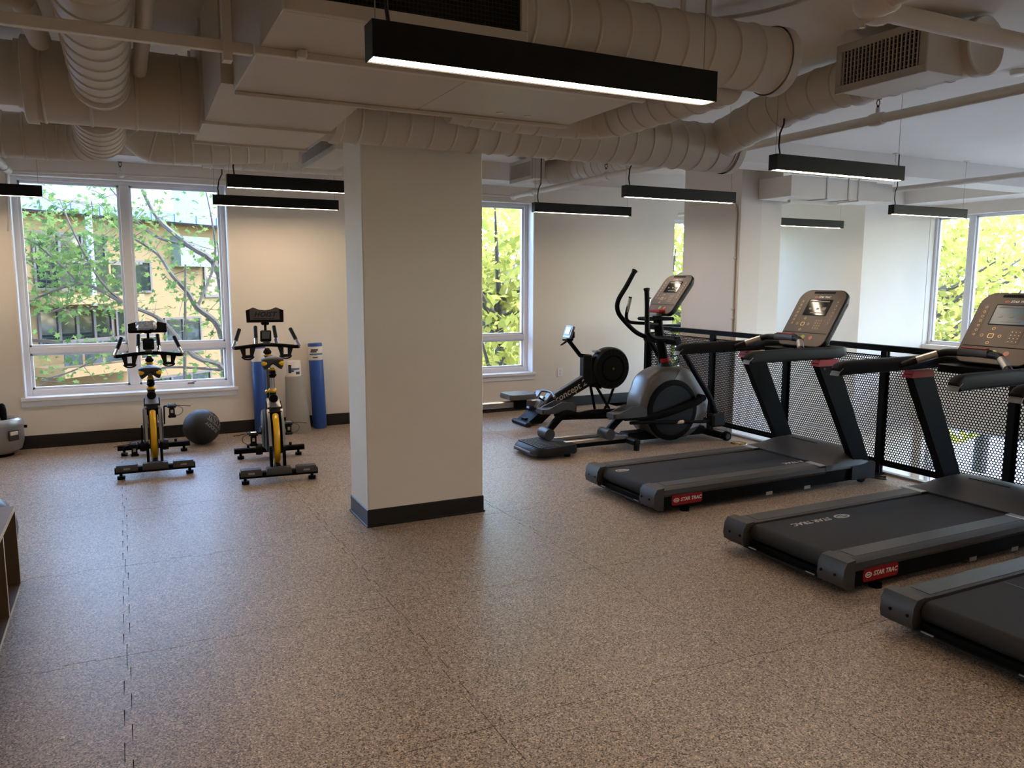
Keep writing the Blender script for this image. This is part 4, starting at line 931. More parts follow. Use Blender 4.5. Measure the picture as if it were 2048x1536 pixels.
# legs
for P in ([(5.02, -0.06, 0.42), (5.14, -0.16, 0.16), (5.20, -0.21, 0.02)], [(5.02, 0.06, 0.42), (5.14, 0.16, 0.16), (5.20, 0.21, 0.02)], [(5.36, 0.03, 0.40), (5.33, 0.12, 0.16), (5.30, 0.20, 0.02)]):
    m = MB(); m.sweep(P, 0.017, 10); obj('front_leg', m, M_black, t)
m = MB(); m.sweep([(5.20, -0.25, 0.02), (5.20, 0.25, 0.02)], 0.02, 10); obj('foot_bar', m, M_black, t)
for s in (-1, 1):
    m = MB(); m.lathe([(0.015, -0.012), (0.025, -0.01), (0.025, 0.01), (0.015, 0.012)], (5.235, s*0.24, 0.026), (0, 1, 0), 14); obj('caster', m, M_black, t)
    # footplates
    m = MB(); fo = V((4.20, s*0.12, 0.16)); fd = V((0.62, 0, 0.78)).normalized(); m.beam(fo, fo+fd*0.26, 0.10, 0.02, (0, 1, 0) if False else (0, 0, 1), 0.006); fp = obj('foot_plate', m, M_mgrey, t)
    m = MB(); m.beam(fo+V((-0.02, 0, 0.05)), fo+V((-0.02, 0, 0.05))+fd*0.16, 0.085, 0.03, (0, 0, 1), 0.008); obj('heel_cup', m, M_silver, fp)
    m = MB(); m.sweep([fo+fd*0.14+V((-0.03, -0.06, 0.02)), fo+fd*0.14+V((-0.06, 0, 0.05)), fo+fd*0.14+V((-0.03, 0.06, 0.02))], 0.01, 8); obj('foot_strap', m, M_black, fp)
m = MB(); m.prism([(4.05, 0.03), (4.25, 0.02), (4.42, 0.16), (4.30, 0.22), (4.18, 0.12)], (0, -0.14, 0), (1, 0, 0), (0, 0, 1), (0, 0.28, 0)); obj('foot_frame', m, M_black, t)
m = MB(); m.bb(4.02, 4.10, -0.19, 0.19, 0.0, 0.05, 0.015); m.bb(4.08, 4.2, -0.05, 0.05, 0.02, 0.08); obj('centre_foot', m, M_blackpl, t)
m = MB(); m.sweep(spline([(4.36, -0.24, 0.33), (4.40, -0.12, 0.36), (4.42, 0, 0.365), (4.40, 0.12, 0.36), (4.36, 0.24, 0.33)], 4), 0.016, 12); obj('pull_handle', m, M_mgrey, t)
# monitor arm and monitor
m = MB(); m.beam((4.93, 0, 0.76), (4.83, 0, 0.775), 0.05, 0.045, bev=0.006); m.beam((4.85, 0, 0.76), (4.66, 0, 0.975), 0.045, 0.04, bev=0.006); m.beam((4.72, 0, 0.955), (4.60, 0, 0.965), 0.02, 0.02); m.beam((4.64, -0.03, 0.95), (4.54, -0.08, 0.915), 0.012, 0.012); m.beam((4.64, 0.0, 0.95), (4.58, 0.02, 0.90), 0.012, 0.012); m.ball((4.70, -0.03, 0.97), 0.022, 10, 8); ma = obj('monitor_arm', m, M_black, t)
mv = V((0.35, 0, 1)).normalized(); mu = V((0, -1, 0)); mn = mu.cross(mv); mo = V((4.66, -0.01, 1.06))
m = MB(); m.prism(round_poly(0.16, 0.15, 0.015, 3), mo-mn*0.03, mu, mv, mn*0.03); mo_ = obj('monitor', m, M_mgrey, t)
m = MB(); m.prism(round_poly(0.10, 0.085, 0.004, 2), mo+V((0, 0, 0.012))+mn*0.0005, mu, mv, mn*0.001); obj('lcd', m, M_lcd, mo_)
m = MB()
for k in range(4): m.prism(round_poly(0.022, 0.012, 0.003, 2), mo-mv*0.058+mu*(-0.05+0.033*k)+mn*0.0005, mu, mv, mn*0.002)
obj('monitor_keys', m, M_silver, mo_)['kind'] = 'stuff'
m = MB(); m.box(mo-mn*0.05-mv*0.02, (0.05, 0.11, 0.08), None, 0.008); obj('battery_case', m, M_black, mo_)
#SECTION_BIKES

# ------------------------------------------------------------------ indoor bikes (y forward, origin under the rear bar)
def bike(label, loc, rz, sz, hz, wrap, crank):
    t = thing('spin_bike', label, 'exercise bike', loc, rz, 'indoor bikes facing the window wall')
    def feet(y_, xs, par):
        for x in xs:
            m = MB(); m.cyl((x, y_, 0), (x, y_, 0.026), 0.03, n=14); m.cyl((x, y_, 0.026), (x, y_, 0.05), 0.012, n=8); obj('leveling_foot', m, M_black, par)
    m = MB(); m.sweep([(-0.31, 0, 0.072), (0.31, 0, 0.072)], [(0.026, 0.036)]*2, 16, upv=(0, 0, 1)); rb = obj('rear_stabilizer', m, M_black, t); feet(0, (-0.265, 0.265), rb)
    for x0, x1 in ((-0.30, -0.135), (-0.10, 0.10), (0.135, 0.30)):
        m = MB(); w_ = x1-x0
        poly = [(x0, -0.05), (x1, -0.05), (x1, 0.05), (x0, 0.05)]
        m.loft([[(x, y_*1.0, 0.07) for x, y_ in poly], [(x, y_, 0.10) for x, y_ in poly], [((x-(x0+x1)/2)*0.93+(x0+x1)/2, y_*0.75, 0.122) for x, y_ in poly]]); pd = obj('foot_pad', m, M_dgrey, rb)
        if abs(x0+x1) > 0.1:
            m = MB(); m.box(((x0+x1)/2, -0.052, 0.093), (0.05, 0.003, 0.014)); obj('pad_inset', m, M_silver, pd)
    m = MB(); m.sweep([(-0.315, 0.97, 0.075), (0.315, 0.97, 0.075)], [(0.025, 0.034)]*2, 16, upv=(0, 0, 1)); fb = obj('front_stabilizer', m, M_black, t); feet(0.97, (-0.26, 0.26), fb)
    for x in (-0.095, 0.095):
        m = MB(); m.lathe([(0.05, -0.03), (0.055, 0), (0.05, 0.03)], (x, 0.97, 0.08), (1, 0, 0), 12); obj('bar_clamp', m, M_blackpl, fb)
    for x in (-0.19, 0.19):
        m = MB(); m.cyl((x, 0.98, 0.10), (x, 0.98, 0.125), 0.013, n=8); obj('transport_wheel_stub', m, M_blackpl, fb)
    # flywheel
    m = MB(); m.lathe([(0.225, -0.026), (0.247, -0.025), (0.255, -0.016), (0.258, 0), (0.255, 0.016), (0.247, 0.025), (0.225, 0.026)], (0, 0.30, 0.325), (1, 0, 0), 48, False); fwl = obj('flywheel_rim', m, M_yellow, t)
    m = MB(); m.lathe([(0.226, -0.024), (0.20, -0.03), (0.10, -0.035), (0.0001, -0.036)], (0, 0.30, 0.325), (1, 0, 0), 40, False); m.lathe([(0.226, 0.024), (0.20, 0.03), (0.10, 0.035), (0.0001, 0.036)], (0, 0.30, 0.325), (1, 0, 0), 40, False); obj('flywheel_disc', m, M_black, fwl)
    # rear frame arch with side plates
    for s in (-1, 1):
        P = [(0.0, 0.10), (0.07, 0.10), (0.10, 0.30), (0.24, 0.53), (0.36, 0.575), (0.62, 0.50), (0.80, 0.34), (0.72, 0.16), (0.50, 0.10), (0.42, 0.20), (0.40, 0.40), (0.30, 0.48)]
        m = MB(); m.prism([(0.02, 0.095), (0.10, 0.095), (0.115, 0.25), (0.19, 0.42), (0.30, 0.53), (0.38, 0.57), (0.36, 0.62), (0.24, 0.585), (0.12, 0.46), (0.045, 0.28)], (s*0.042, 0, 0), (0, 1, 0), (0, 0, 1), (s*0.022, 0, 0)); obj('wheel_stay', m, M_black, t)
        m = MB(); m.prism([(0.02, 0.30), (0.045, 0.28), (0.12, 0.46), (0.21, 0.56), (0.19, 0.575), (0.08, 0.47)], (s*0.045, 0, 0), (0, 1, 0), (0, 0, 1), (s*0.02, 0, 0)); obj('stay_trim', m, M_silver, t)
        m = MB(); m.lathe([(0.17, 0), (0.17, 0.012), (0.14, 0.02), (0.0001, 0.02)], (s*0.062, 0.66, 0.33), (s, 0, 0), 32, False); m.prism([(0.28, 0.20), (0.66, 0.16), (0.66, 0.50), (0.36, 0.56)], (s*0.055, 0, 0), (0, 1, 0), (0, 0, 1), (s*0.012, 0, 0)); obj('belt_guard', m, M_dgrey, t)
    m = MB(); m.loft([[(x, 0.23, z) for x, z in ((-0.062, 0.535), (0.062, 0.535), (0.055, 0.59), (-0.055, 0.59))], [(x, 0.38, z) for x, z in ((-0.062, 0.56), (0.062, 0.56), (0.05, 0.645), (-0.05, 0.645))]]); obj('rear_fairing', m, M_silver, t)
    m = MB(); m.loft([[(x, 0.165, z) for x, z in ((-0.06, 0.50), (0.06, 0.50), (0.055, 0.555), (-0.055, 0.555))], [(x, 0.232, z) for x, z in ((-0.062, 0.53), (0.062, 0.53), (0.055, 0.585), (-0.055, 0.585))]]); obj('fairing_lip', m, M_black, t)
    m = MB(); m.beam((0, 0.36, 0.54), (0, 0.70, 0.36), 0.08, 0.10, bev=0.02); m.beam((0, 0.68, 0.40), (0, 0.97, 0.09), 0.07, 0.09, bev=0.02); m.beam((0, 0.05, 0.10), (0, 0.9, 0.11), 0.05, 0.05, bev=0.01); obj('main_frame', m, M_black, t)
    # seat post
    sy = 0.33
    m = MB(); m.sweep([(0, 0.37, 0.58), (0, sy+0.01, sz-0.12)], 0.020, 14); sp = obj('seat_post', m, M_chrome, t)
    m = MB(); m.sweep([(0, 0.375, 0.60), (0, 0.36, 0.70)], 0.030, 14); obj('post_sleeve', m, M_blackpl, sp)
    m = MB(); m.lathe([(0.030, -0.014), (0.036, 0), (0.030, 0.014)], (0, 0.36, 0.715), (0, -0.15, 1), 16); obj('yellow_collar', m, M_yellow, sp)
    m = MB(); m.lathe([(0.036, -0.02), (0.036, 0.0), (0.03, 0.008), (0.0001, 0.008)], (0, 0.275, 0.655), (0, -1, 0.25), 18, False); m.cyl((0, 0.29, 0.65), (0, 0.36, 0.64), 0.015, n=10); obj('adjust_knob', m, M_black, sp)
    m = MB(); m.lathe([(0.034, -0.026), (0.038, -0.02), (0.038, -0.014)], (0, 0.275, 0.655), (0, -1, 0.25), 18, False); obj('knob_ring', m, M_edge, sp)
    m = MB(); m.lathe([(0.022, -0.05), (0.030, -0.02), (0.030, 0.0), (0.018, 0.03)], (0, sy, sz-0.13), (0, 0, 1), 16); m.ball((0, sy-0.035, sz-0.155), 0.028, 12, 8, (1.2, 0.8, 0.6)); obj('slide_clamp', m, M_black, sp)
    m = MB(); m.lathe([(0.024, -0.01), (0.031, 0), (0.024, 0.01)], (0, sy, sz-0.105), (0, 0, 1), 16); obj('yellow_collar', m, M_yellow, sp)
    m = MB()
    for x in (-0.022, 0.022): m.sweep([(x*1.6, sy-0.08, sz-0.035), (x, sy-0.03, sz-0.065), (x, sy+0.08, sz-0.06), (x*0.5, sy+0.14, sz-0.03)], 0.005, 8)
    obj('saddle_rails', m, M_chrome, sp)['kind'] = 'stuff'
    rings = []
    for y_, hw, zt, dp in ((sy-0.132, 0.062, -0.014, 0.042), (sy-0.126, 0.082, -0.006, 0.058), (sy-0.10, 0.092, 0.0, 0.064), (sy-0.05, 0.088, 0.002, 0.060), (sy+0.0, 0.068, 0.0, 0.052), (sy+0.06, 0.042, -0.001, 0.042), (sy+0.12, 0.026, 0.0, 0.034), (sy+0.16, 0.014, -0.008, 0.022)):
        q = []
        for k in range(20):
            a = 2*pi*k/20; ca, sa = math.cos(a), math.sin(a)
            top = zt-0.012*abs(ca)**3 if sa >= 0 else zt-0.012*abs(ca)**3-1.45*dp*(0.55+0.45*min(1, abs(ca)*1.5))*min(1, abs(sa)*2.2)
            q.append((hw*ca*(1 if sa >= 0 else 0.97), y_, sz+top))
        rings.append(q)
    m = MB(); m.loft(rings); sd = obj('saddle', m, M_saddle, t, 60)
    for s in (-1, 1):
        m = MB(); m.ball((s*0.062, sy-0.120, sz-0.045), 0.029, 12, 8, (1.0, 0.5, 0.85)); obj('yellow_patch', m, M_yellow, sd)
    m = MB(); m.ball((0, sy-0.06, sz+0.002), 0.02, 12, 8, (1, 1, 0.3)); obj('saddle_badge', m, M_silver, sd)
    # handlebar post
    hy = 0.86
    m = MB(); m.beam((0, 0.66, 0.45), (0, 0.74, 0.64), 0.055, 0.07, bev=0.01); hp = obj('handlebar_sleeve', m, M_black, t)
    m = MB(); m.beam((0, 0.73, 0.62), (0, hy-0.03, hz-0.03), 0.042, 0.05, bev=0.006); obj('handlebar_post', m, M_dgrey, hp)
    m = MB(); m.lathe([(0.034, -0.014), (0.04, 0), (0.034, 0.014)], (0, 0.745, 0.65), (0, 0.35, 1), 16); obj('yellow_collar', m, M_yellow, hp)
    m = MB(); m.lathe([(0.03, -0.012), (0.036, 0), (0.03, 0.012)], (0, hy-0.05, hz-0.09), (0, 0.3, 1), 16); obj('yellow_collar', m, M_yellow, hp)
    m = MB(); m.lathe([(0.02, -0.03), (0.036, -0.015), (0.036, 0.0), (0.02, 0.02)], (0, hy-0.06, hz-0.055), (0, -0.2, 1), 16); obj('slide_clamp', m, M_black, hp)
    bar = spline([(-0.285, hy-0.02, hz-0.02), (-0.25, hy-0.01, hz-0.022), (-0.12, hy, hz-0.008), (0, hy, hz), (0.12, hy, hz-0.008), (0.25, hy-0.01, hz-0.022), (0.285, hy-0.02, hz-0.02)], 4)
    m = MB(); m.sweep(bar, [(0.017, 0.022)]*len(bar), 14, upv=(0, 0, 1)); hb = obj('handlebar', m, M_black, t, 50)
    m = MB(); m.box((0, hy-0.004, hz+0.012), (0.07, 0.05, 0.03), None, 0.01); obj('centre_cap', m, M_dgrey, hb)
    for s in (-1, 1):
        a, b = V((s*0.285, hy-0.02, hz-0.015)), V((s*0.225, hy+0.12, hz+0.135)); c = a.lerp(b, 0.35)
        m = MB(); m.sweep([a, c], 0.016, 12); obj('horn_base', m, M_chrome, hb)
        m = MB(); m.sweep([c, b], 0.0175, 12); obj('grip', m, M_foam, hb)
        a, b = V((s*0.09, hy+0.0, hz)), V((s*0.082, hy+0.16, hz+0.155)); c = a.lerp(b, 0.35)
        m = MB(); m.sweep([a, c], 0.016, 12); obj('horn_base', m, M_chrome, hb)
        m = MB(); m.sweep([c, b], 0.0175, 12); obj('grip', m, M_foam, hb)
        # bottle cage below
        m = MB(); x0 = s*0.165
        m.prism([(-0.07, 0.0), (0.07, 0.0), (0.048, -0.055), (-0.048, -0.055)], (x0, hy+0.03, hz-0.02), (1, 0, 0), (0, 0, 1), (0, 0.006, 0)) if False else None
        for q in (-1, 1): m.prism([(q*0.07, 0.0), (q*0.018, 0.0), (q*0.018, -0.07), (q*0.048, -0.07)][::q], (x0, hy-0.01, hz-0.022), (1, 0, 0), (0, 0, 1), (0, 0.012, 0))
        m.prism([(-0.05, -0.068), (0.05, -0.068), (0.046, -0.084), (-0.046, -0.084)][::-1], (x0, hy-0.01, hz-0.022), (1, 0, 0), (0, 0, 1), (0, 0.012, 0))
        m.sweep([(x0+0.047*math.cos(a), hy+0.035+0.04*math.sin(a)*0.9, hz-0.098-0.012) for a in [2*pi*k/14 for k in range(14)]], 0.009, 8, closed=True)
        m.sweep([(x0+0.05*math.cos(a), hy-0.004, hz-0.102+0.028*math.sin(a)) for a in [pi+pi*k/8 for k in range(9)]], 0.007, 8)
        obj('bottle_cage', m, M_blackpl, hb)
    m = MB(); m.box((0, hy+0.06, hz+0.075), (0.098, 0.022, 0.115), Matrix.Rotation(0.35, 3, 'X') @ Matrix.Identity(3), 0.01); mn_ = obj('monitor', m, M_blackpl, t)
    m = MB(); m.box((0, hy+0.047, hz+0.082), (0.066, 0.004, 0.066), Matrix.Rotation(0.35, 3, 'X'), 0.001); obj('monitor_screen', m, M_screen2 if wrap else M_mgrey, mn_)
    m = MB(); m.cyl((0, hy+0.07, hz+0.12), (0, hy+0.085, hz+0.20), 0.012, n=10); m.box((0, hy+0.085, hz+0.19), (0.07, 0.03, 0.03), None, 0.008); obj('holder_stem', m, M_black, t)
    # tablet holder
    W_ = 0.165
    top = [(W_, 0.045), (0.10, 0.072), (0.05, 0.052), (0.0, 0.046), (-0.05, 0.052), (-0.10, 0.072), (-W_, 0.045)]
    P = [(-W_+0.006, -0.065), (W_-0.006, -0.065)] + top
    tl = 0.9 if wrap else 0.15; tv = V((0, math.sin(tl), math.cos(tl))); to = V((0, hy+0.075+(0.02 if wrap else 0), hz+(0.235 if wrap else 0.265))); tu = V((1, 0, 0))
    m = MB(); m.prism(P, to, tu, tv, tu.cross(tv)*-0.016); th = obj('tablet_holder', m, M_dgrey if not wrap else M_black, t)
    if wrap:
        m = MB(); m.box(to-tv*0.055+tu.cross(tv)*0.012, (0.33, 0.02, 0.05), Matrix((tu, -tu.cross(tv), tv)).transposed(), 0.004); obj('ledge', m, M_black, th)
        m = MB(); r_ = random.Random(3); G = []
        for j in range(7):
            row = []
            for i in range(9):
                a = -0.09+0.18*i/8; b = -0.075+0.14*j/6; edge = min(i, 8-i, j, 6-j)
                row.append(to + tu*(a-0.01) + tv*b + tu.cross(tv)*(0.004+(0.02 if edge else 0.0)+r_.uniform(0, 0.018)))
            G.append(row)
        m.loft(G, cap=False, closed=False); obj('plastic_wrap', m, M_clear, th)
    else:
        nn = tu.cross(tv)
        me = text_mesh('HOIST', 0.062, to+tv*0.006+nn*0.0008, tu, tv, M_void, 0.0006, 0.3, 0.0022, 1.1); obj('lettering', me, None, th)
        m = MB(); m.prism([(-0.10, -0.028), (0.085, -0.028), (0.083, -0.034), (-0.102, -0.034)], to+nn*0.0005, tu, tv, nn*0.001); obj('print_line', m, M_void, th)
        for s in (-1, 1):
            m = MB(); m.prism([(s*W_, 0.045), (s*W_*0.98, -0.065), (s*W_*0.80, -0.065), (s*W_*0.80, 0.052)][::-s], to+nn*0.0002, tu, tv, nn*0.012); obj('side_lip', m, M_black, th)
        m = MB(); m.prism([(-W_+0.006, -0.065), (W_-0.006, -0.065), (W_-0.008, -0.045), (-W_+0.008, -0.045)], to, tu, tv, nn*0.03); obj('ledge', m, M_black, th)
    # cranks and pedals
    m = MB(); m.cyl((-0.09, 0.66, 0.33), (0.09, 0.66, 0.33), 0.025, n=14); obj('bottom_bracket', m, M_steel, t)
    for s in (-1, 1):
        a = crank + (pi if s < 0 else 0); ex, ey, ez = s*0.105, 0.66+0.17*math.cos(a), 0.33+0.17*math.sin(a)
        m = MB(); m.beam((s*0.095, 0.66, 0.33), (s*0.10, ey, ez), 0.028, 0.014, (1, 0, 0), 0.004); ck = obj('crank_arm', m, M_black, t)
        m = MB(); m.cyl((s*0.10, ey, ez), (s*0.21, ey, ez), 0.008, n=8); m.box((s*0.165, ey, ez), (0.075, 0.055, 0.022), Matrix.Rotation(0.5, 3, 'X'), 0.006); m.box((s*0.165, ey-0.01, ez-0.055), (0.05, 0.02, 0.07), None, 0.006); m.box((s*0.165, ey-0.01, ez-0.098), (0.07, 0.03, 0.026), None, 0.008); pdl = obj('pedal', m, M_blackpl, ck)
        m = MB(); m.box((s*0.165, ey-0.024, ez-0.05), (0.022, 0.004, 0.03)); m.box((s*0.165, ey-0.03, ez+0.018), (0.05, 0.03, 0.008), None, 0.003); obj('pedal_plate', m, M_chrome, pdl)
        m = MB(); m.sweep(spline([(s*0.19, ey, ez), (s*0.25, ey-0.02, ez-0.02), (s*0.255, ey-0.02, ez-0.06), (s*0.22, ey-0.01, ez-0.09), (s*0.19, ey-0.01, ez-0.085)], 5), 0.0025, 6); m.sweep([(s*0.19, ey, ez+0.005), (s*0.27, ey, ez-0.005), (s*0.33, ey, ez-0.012)], 0.0035, 6); obj('toe_strap', m, M_cable, pdl)
    return t
bike('black and yellow bike by the window, plastic wrap over its tablet holder', (0.18, 7.13, 0), math.radians(-1.4), 0.905, 0.975, True, 1.15)
bike('black and yellow bike by the foam rollers, dark lettering on its tablet holder', (1.085, 6.50, 0), math.radians(-5.0), 1.005, 1.065, False, 0.05)

# ------------------------------------------------------------------ small things on the floor
t = thing('medicine_ball', 'black stitched medicine ball printed with white lettering, by the baseboard', 'medicine ball', (0.655, 8.36, 0), 0)
m = MB(); m.ball((0, 0, 0.176), 0.18, 32, 20, (1.0, 1.0, 0.978)); bs = obj('cover', m, M_ball, t, 80)
def on_ball(lat0, lon0, roll):
    def fn(c):
        x = c.x*math.cos(roll)-c.y*math.sin(roll); y = c.x*math.sin(roll)+c.y*math.cos(roll); R_ = 0.1812
        lo = lon0 + x/R_; la = lat0 + y/R_
        return V((R_*math.cos(la)*math.cos(lo), R_*math.cos(la)*math.sin(lo), 0.176+R_*0.978*math.sin(la)))
    return fn
lon = -0.92; rl = 2.35
for txt, sz_, dx, dy in (('NEXX', 0.07, 0.06, 0.10), ('X ULTI', 0.075, 0.02, 0.05), ('THE WALL BALL', 0.035, 0.0, 0.01), ('BUDDY', 0.062, -0.02, -0.035)):
    ca, sa = math.cos(rl), math.sin(rl)
    fn = on_ball(0.22 + (dx*0.2+dy*0.55)/0.18, lon + (dy*0.75)/0.18, rl)
    obj('lettering', text_mesh(txt, sz_*0.8, (0, 0, 0), (1, 0, 0), (0, 1, 0), M_offprint, 0.0003, 0, 0.0006, fn=fn), None, bs)
m = MB(); fn = on_ball(0.55, lon+0.72, 0.9); pts = [fn(V((a, b, 0))) for a, b in ((-0.03, -0.018), (0.03, -0.018), (0.03, 0.018), (-0.03, 0.018))]
m._add(pts, [(0, 1, 2, 3)]); obj('yellow_label', m, M_yellow, bs)

def roller(name, label, p0, p1, r, mt, bands, group=None):
    t = thing(name, label, 'foam roller', p0, 0, group); p0, p1 = V(p0), V(p1); d = (p1-p0); L = d.length; d = d.normalized(); O = V((0, 0, 0))
    m = MB(); m.lathe([(r*0.93, 0), (r, 0.01), (r, L-0.01), (r*0.95, L), (r*0.32, L), (r*0.32, L-0.05)], O, d, 32, True); obj('foam_body', m, mt, t)
    for z0, z1, bm in bands:
        m = MB(); m.lathe([(r+0.0012, z0), (r+0.0016, z0+0.002), (r+0.0016, z1-0.002), (r+0.0012, z1)], O, d, 32, False); lb = obj('label_band', m, bm, t)
    return t, d
def label_print(t, d, r, marks):
    # dark printed bars wrapped on the camera side of a roller
    x = V((-0.25, -1, 0)).normalized(); y = d.cross(x).normalized(); x = y.cross(d)
    for (a0, a1, z0, z1, mt) in marks:
        m = MB(); n = 8; lo = []; hi = []
        for k in range(n+1):
            a = a0+(a1-a0)*k/n; q = x*math.cos(a)*(r+0.002)+y*math.sin(a)*(r+0.002); lo.append(q+d*z0); hi.append(q+d*z1)
        m._add(lo+hi, [(k, k+1, n+2+k, n+1+k) for k in range(n)]); obj('label_print', m, mt, t)
t, d = roller('foam_roller', 'tall blue foam roller with white labels, standing beside the pillar', (1.925, 8.735, 0.0), (1.90, 8.755, 0.955), 0.077, M_blue, ((0.77, 0.92, M_label),), 'foam rollers standing along the window wall')
label_print(t, d, 0.078, ((-0.6, 0.4, 0.875, 0.893, M_labelink), (-0.7, 0.2, 0.857, 0.872, M_labelink), (-0.9, 1.2, 0.828, 0.845, mat('label_blue', (70, 100, 140), 0.5)), (-0.4, 0.3, 0.795, 0.805, M_labelink)))
roller('foam_roller', 'blue foam roller half hidden behind the bike with the lettered tablet holder', (1.30, 8.735, 0.0), (1.29, 8.755, 0.95), 0.077, M_blue, ((0.78, 0.92, M_label),), 'foam rollers standing along the window wall')
t = thing('rolled_mat', 'grey exercise mat rolled loosely round a labelled core, between two blue rollers', 'exercise mat', (1.665, 8.60, 0))
m = MB(); m.loft([[(cx+r*math.cos(a), cy+r*math.sin(a), z) for a in [2*pi*k/36 for k in range(36)]] for z, r, cx, cy in ((0, 0.130, 0.0, 0.0), (0.01, 0.132, 0, 0), (0.3, 0.116, -0.012, 0.02), (0.61, 0.096, -0.025, 0.045), (0.618, 0.088, -0.025, 0.045), (0.60, 0.080, -0.025, 0.045))], cap=False); obj('mat_roll', m, M_greyfoam, t)
m = MB(); m.lathe([(0.076, 0), (0.078, 0.01), (0.078, 0.21), (0.072, 0.22), (0.0001, 0.22)], (-0.025, 0.045, 0.56), (-0.01, 0.06, 1), 32, False); lb = obj('label_core', m, M_label, t)
x = V((-0.25, -1, 0)).normalized(); y = V((0, 0, 1)).cross(x)
for (a0, a1, z0, z1, mt) in ((-0.7, -0.25, 0.65, 0.74, M_labelink), (-0.25, 0.9, 0.685, 0.705, MATS['label_blue']), (0.35, 0.95, 0.635, 0.665, M_labelink), (-0.25, 0.1, 0.665, 0.68, M_labelink)):
    m = MB(); n = 6; c0 = V((-0.026, 0.052, 0)); lo = []; hi = []
    for k in range(n+1):
        a = a0+(a1-a0)*k/n; q = c0+x*math.cos(a)*0.0805+y*math.sin(a)*0.0805; lo.append(q+V((0, 0, z0))); hi.append(q+V((0, 0, z1)))
    m._add(lo+hi, [(k, k+1, n+2+k, n+1+k) for k in range(n)]); obj('label_print', m, mt, lb)

# silver machine housing at the side
t = thing('machine_housing', 'silver rounded machine housing with a black lever, below the window', 'exercise machine', (-1.21, 8.62, 0))
def ov(k, z): return [(0.31*k*math.cos(a) if math.cos(a) < 0 else 0.31*k*math.cos(a), 0.20*k*math.sin(a), z) for a in [2*pi*i/36 for i in range(36)]]
m = MB(); m.loft([ov(0.78, 0.03), ov(0.92, 0.06), ov(1.0, 0.14), ov(1.0, 0.285)]); obj('lower_shell', m, M_silver, t)
m = MB(); m.loft([ov(1.01, 0.287), ov(1.02, 0.30), ov(0.98, 0.34), ov(0.90, 0.355), ov(0.78, 0.352), ov(0.72, 0.325)]); us = obj('upper_shell', m, mat('pale_alloy', (186, 190, 194), 0.25, 0.6), t)
m = MB(); m.loft([ov(0.71, 0.326), ov(0.70, 0.34)]); obj('recess_plate', m, M_dgrey, us)
m = MB(); m.sweep([(0.16, -0.02, 0.33), (0.155, -0.02, 0.38), (0.15, -0.02, 0.43), (0.145, -0.02, 0.475), (0.142, -0.02, 0.495)], [0.022, 0.030, 0.034, 0.032, 0.018], 16); obj('lever', m, M_black, t)
m = MB(); m.box((0.245, -0.145, 0.225), (0.075, 0.012, 0.035), Matrix.Rotation(0.75, 3, 'Z'), 0.004); obj('button', m, M_label, t)
m = MB(); m.box((0.24, -0.135, 0.205), (0.10, 0.014, 0.10), Matrix.Rotation(0.75, 3, 'Z'), 0.006); obj('button_panel', m, M_dgrey, t)
m = MB(); m.cyl((0.05, -0.196, 0.2), (0.05, -0.204, 0.2), 0.03, n=16); obj('dial', m, M_black, t)
m = MB(); m.cyl((0.31, 0.02, 0.26), (0.335, 0.02, 0.26), 0.014, n=12); obj('side_knob', m, M_black, t)
m = MB(); m.loft([ov(0.7, 0.0), ov(0.7, 0.034)]); obj('base', m, M_black, t)

# shelf unit and gym ball
t = thing('shelf_unit', 'low brown laminate shelf unit with pale edges and open compartments', 'shelf', (-0.575, 4.83, 0))
Ls = 2.45; Hs = 0.445; Ds = 0.42
m = MB(); m.bb(-Ds, 0, -Ls, 0, Hs-0.022, Hs, 0.001); tp = obj('top', m, M_wood, t)
m = MB(); m.bb(0, 0.0015, -Ls, 0, Hs-0.022, Hs); m.bb(-Ds, 0, 0, 0.0015, Hs-0.022, Hs); obj('edge_band', m, M_edge, tp)
m = MB(); m.bb(-Ds, 0, -Ls, -0.001, 0.0, 0.02, 0.001); bo = obj('bottom', m, M_wood, t)
m = MB(); m.bb(0, 0.0015, -Ls, 0, 0, 0.02); obj('edge_band', m, M_edge, bo)
for k in range(6):
    y_ = -0.48*k-0.02; m = MB(); m.bb(-Ds, 0, y_, y_+0.02, 0.02, Hs-0.022); dv = obj('divider', m, M_wood, t)
    m = MB(); m.bb(0, 0.0015, y_, y_+0.02, 0.0, Hs-0.022); obj('edge_band', m, M_edge, dv)
m = MB(); m.bb(-Ds-0.008, -Ds, -Ls, 0, 0, Hs); obj('back_panel', m, M_wood, t)
t = thing('gym_ball', 'slate blue gym ball tucked behind the shelf unit', 'gym ball', (-0.84, 5.12, 0))
m = MB(); m.ball((0, 0, 0.24), 0.24, 36, 24); gb = obj('shell', m, M_gymball, t, 80)
m = MB()
for z in (-0.12, -0.06, 0.0, 0.06, 0.12): m.sweep([(math.sqrt(0.24**2-z*z)*math.cos(a), math.sqrt(0.24**2-z*z)*math.sin(a), 0.24+z) for a in [2*pi*k/36 for k in range(36)]], 0.003, 5, closed=True)
obj('rib', m, M_gymball, gb)['kind'] = 'stuff'

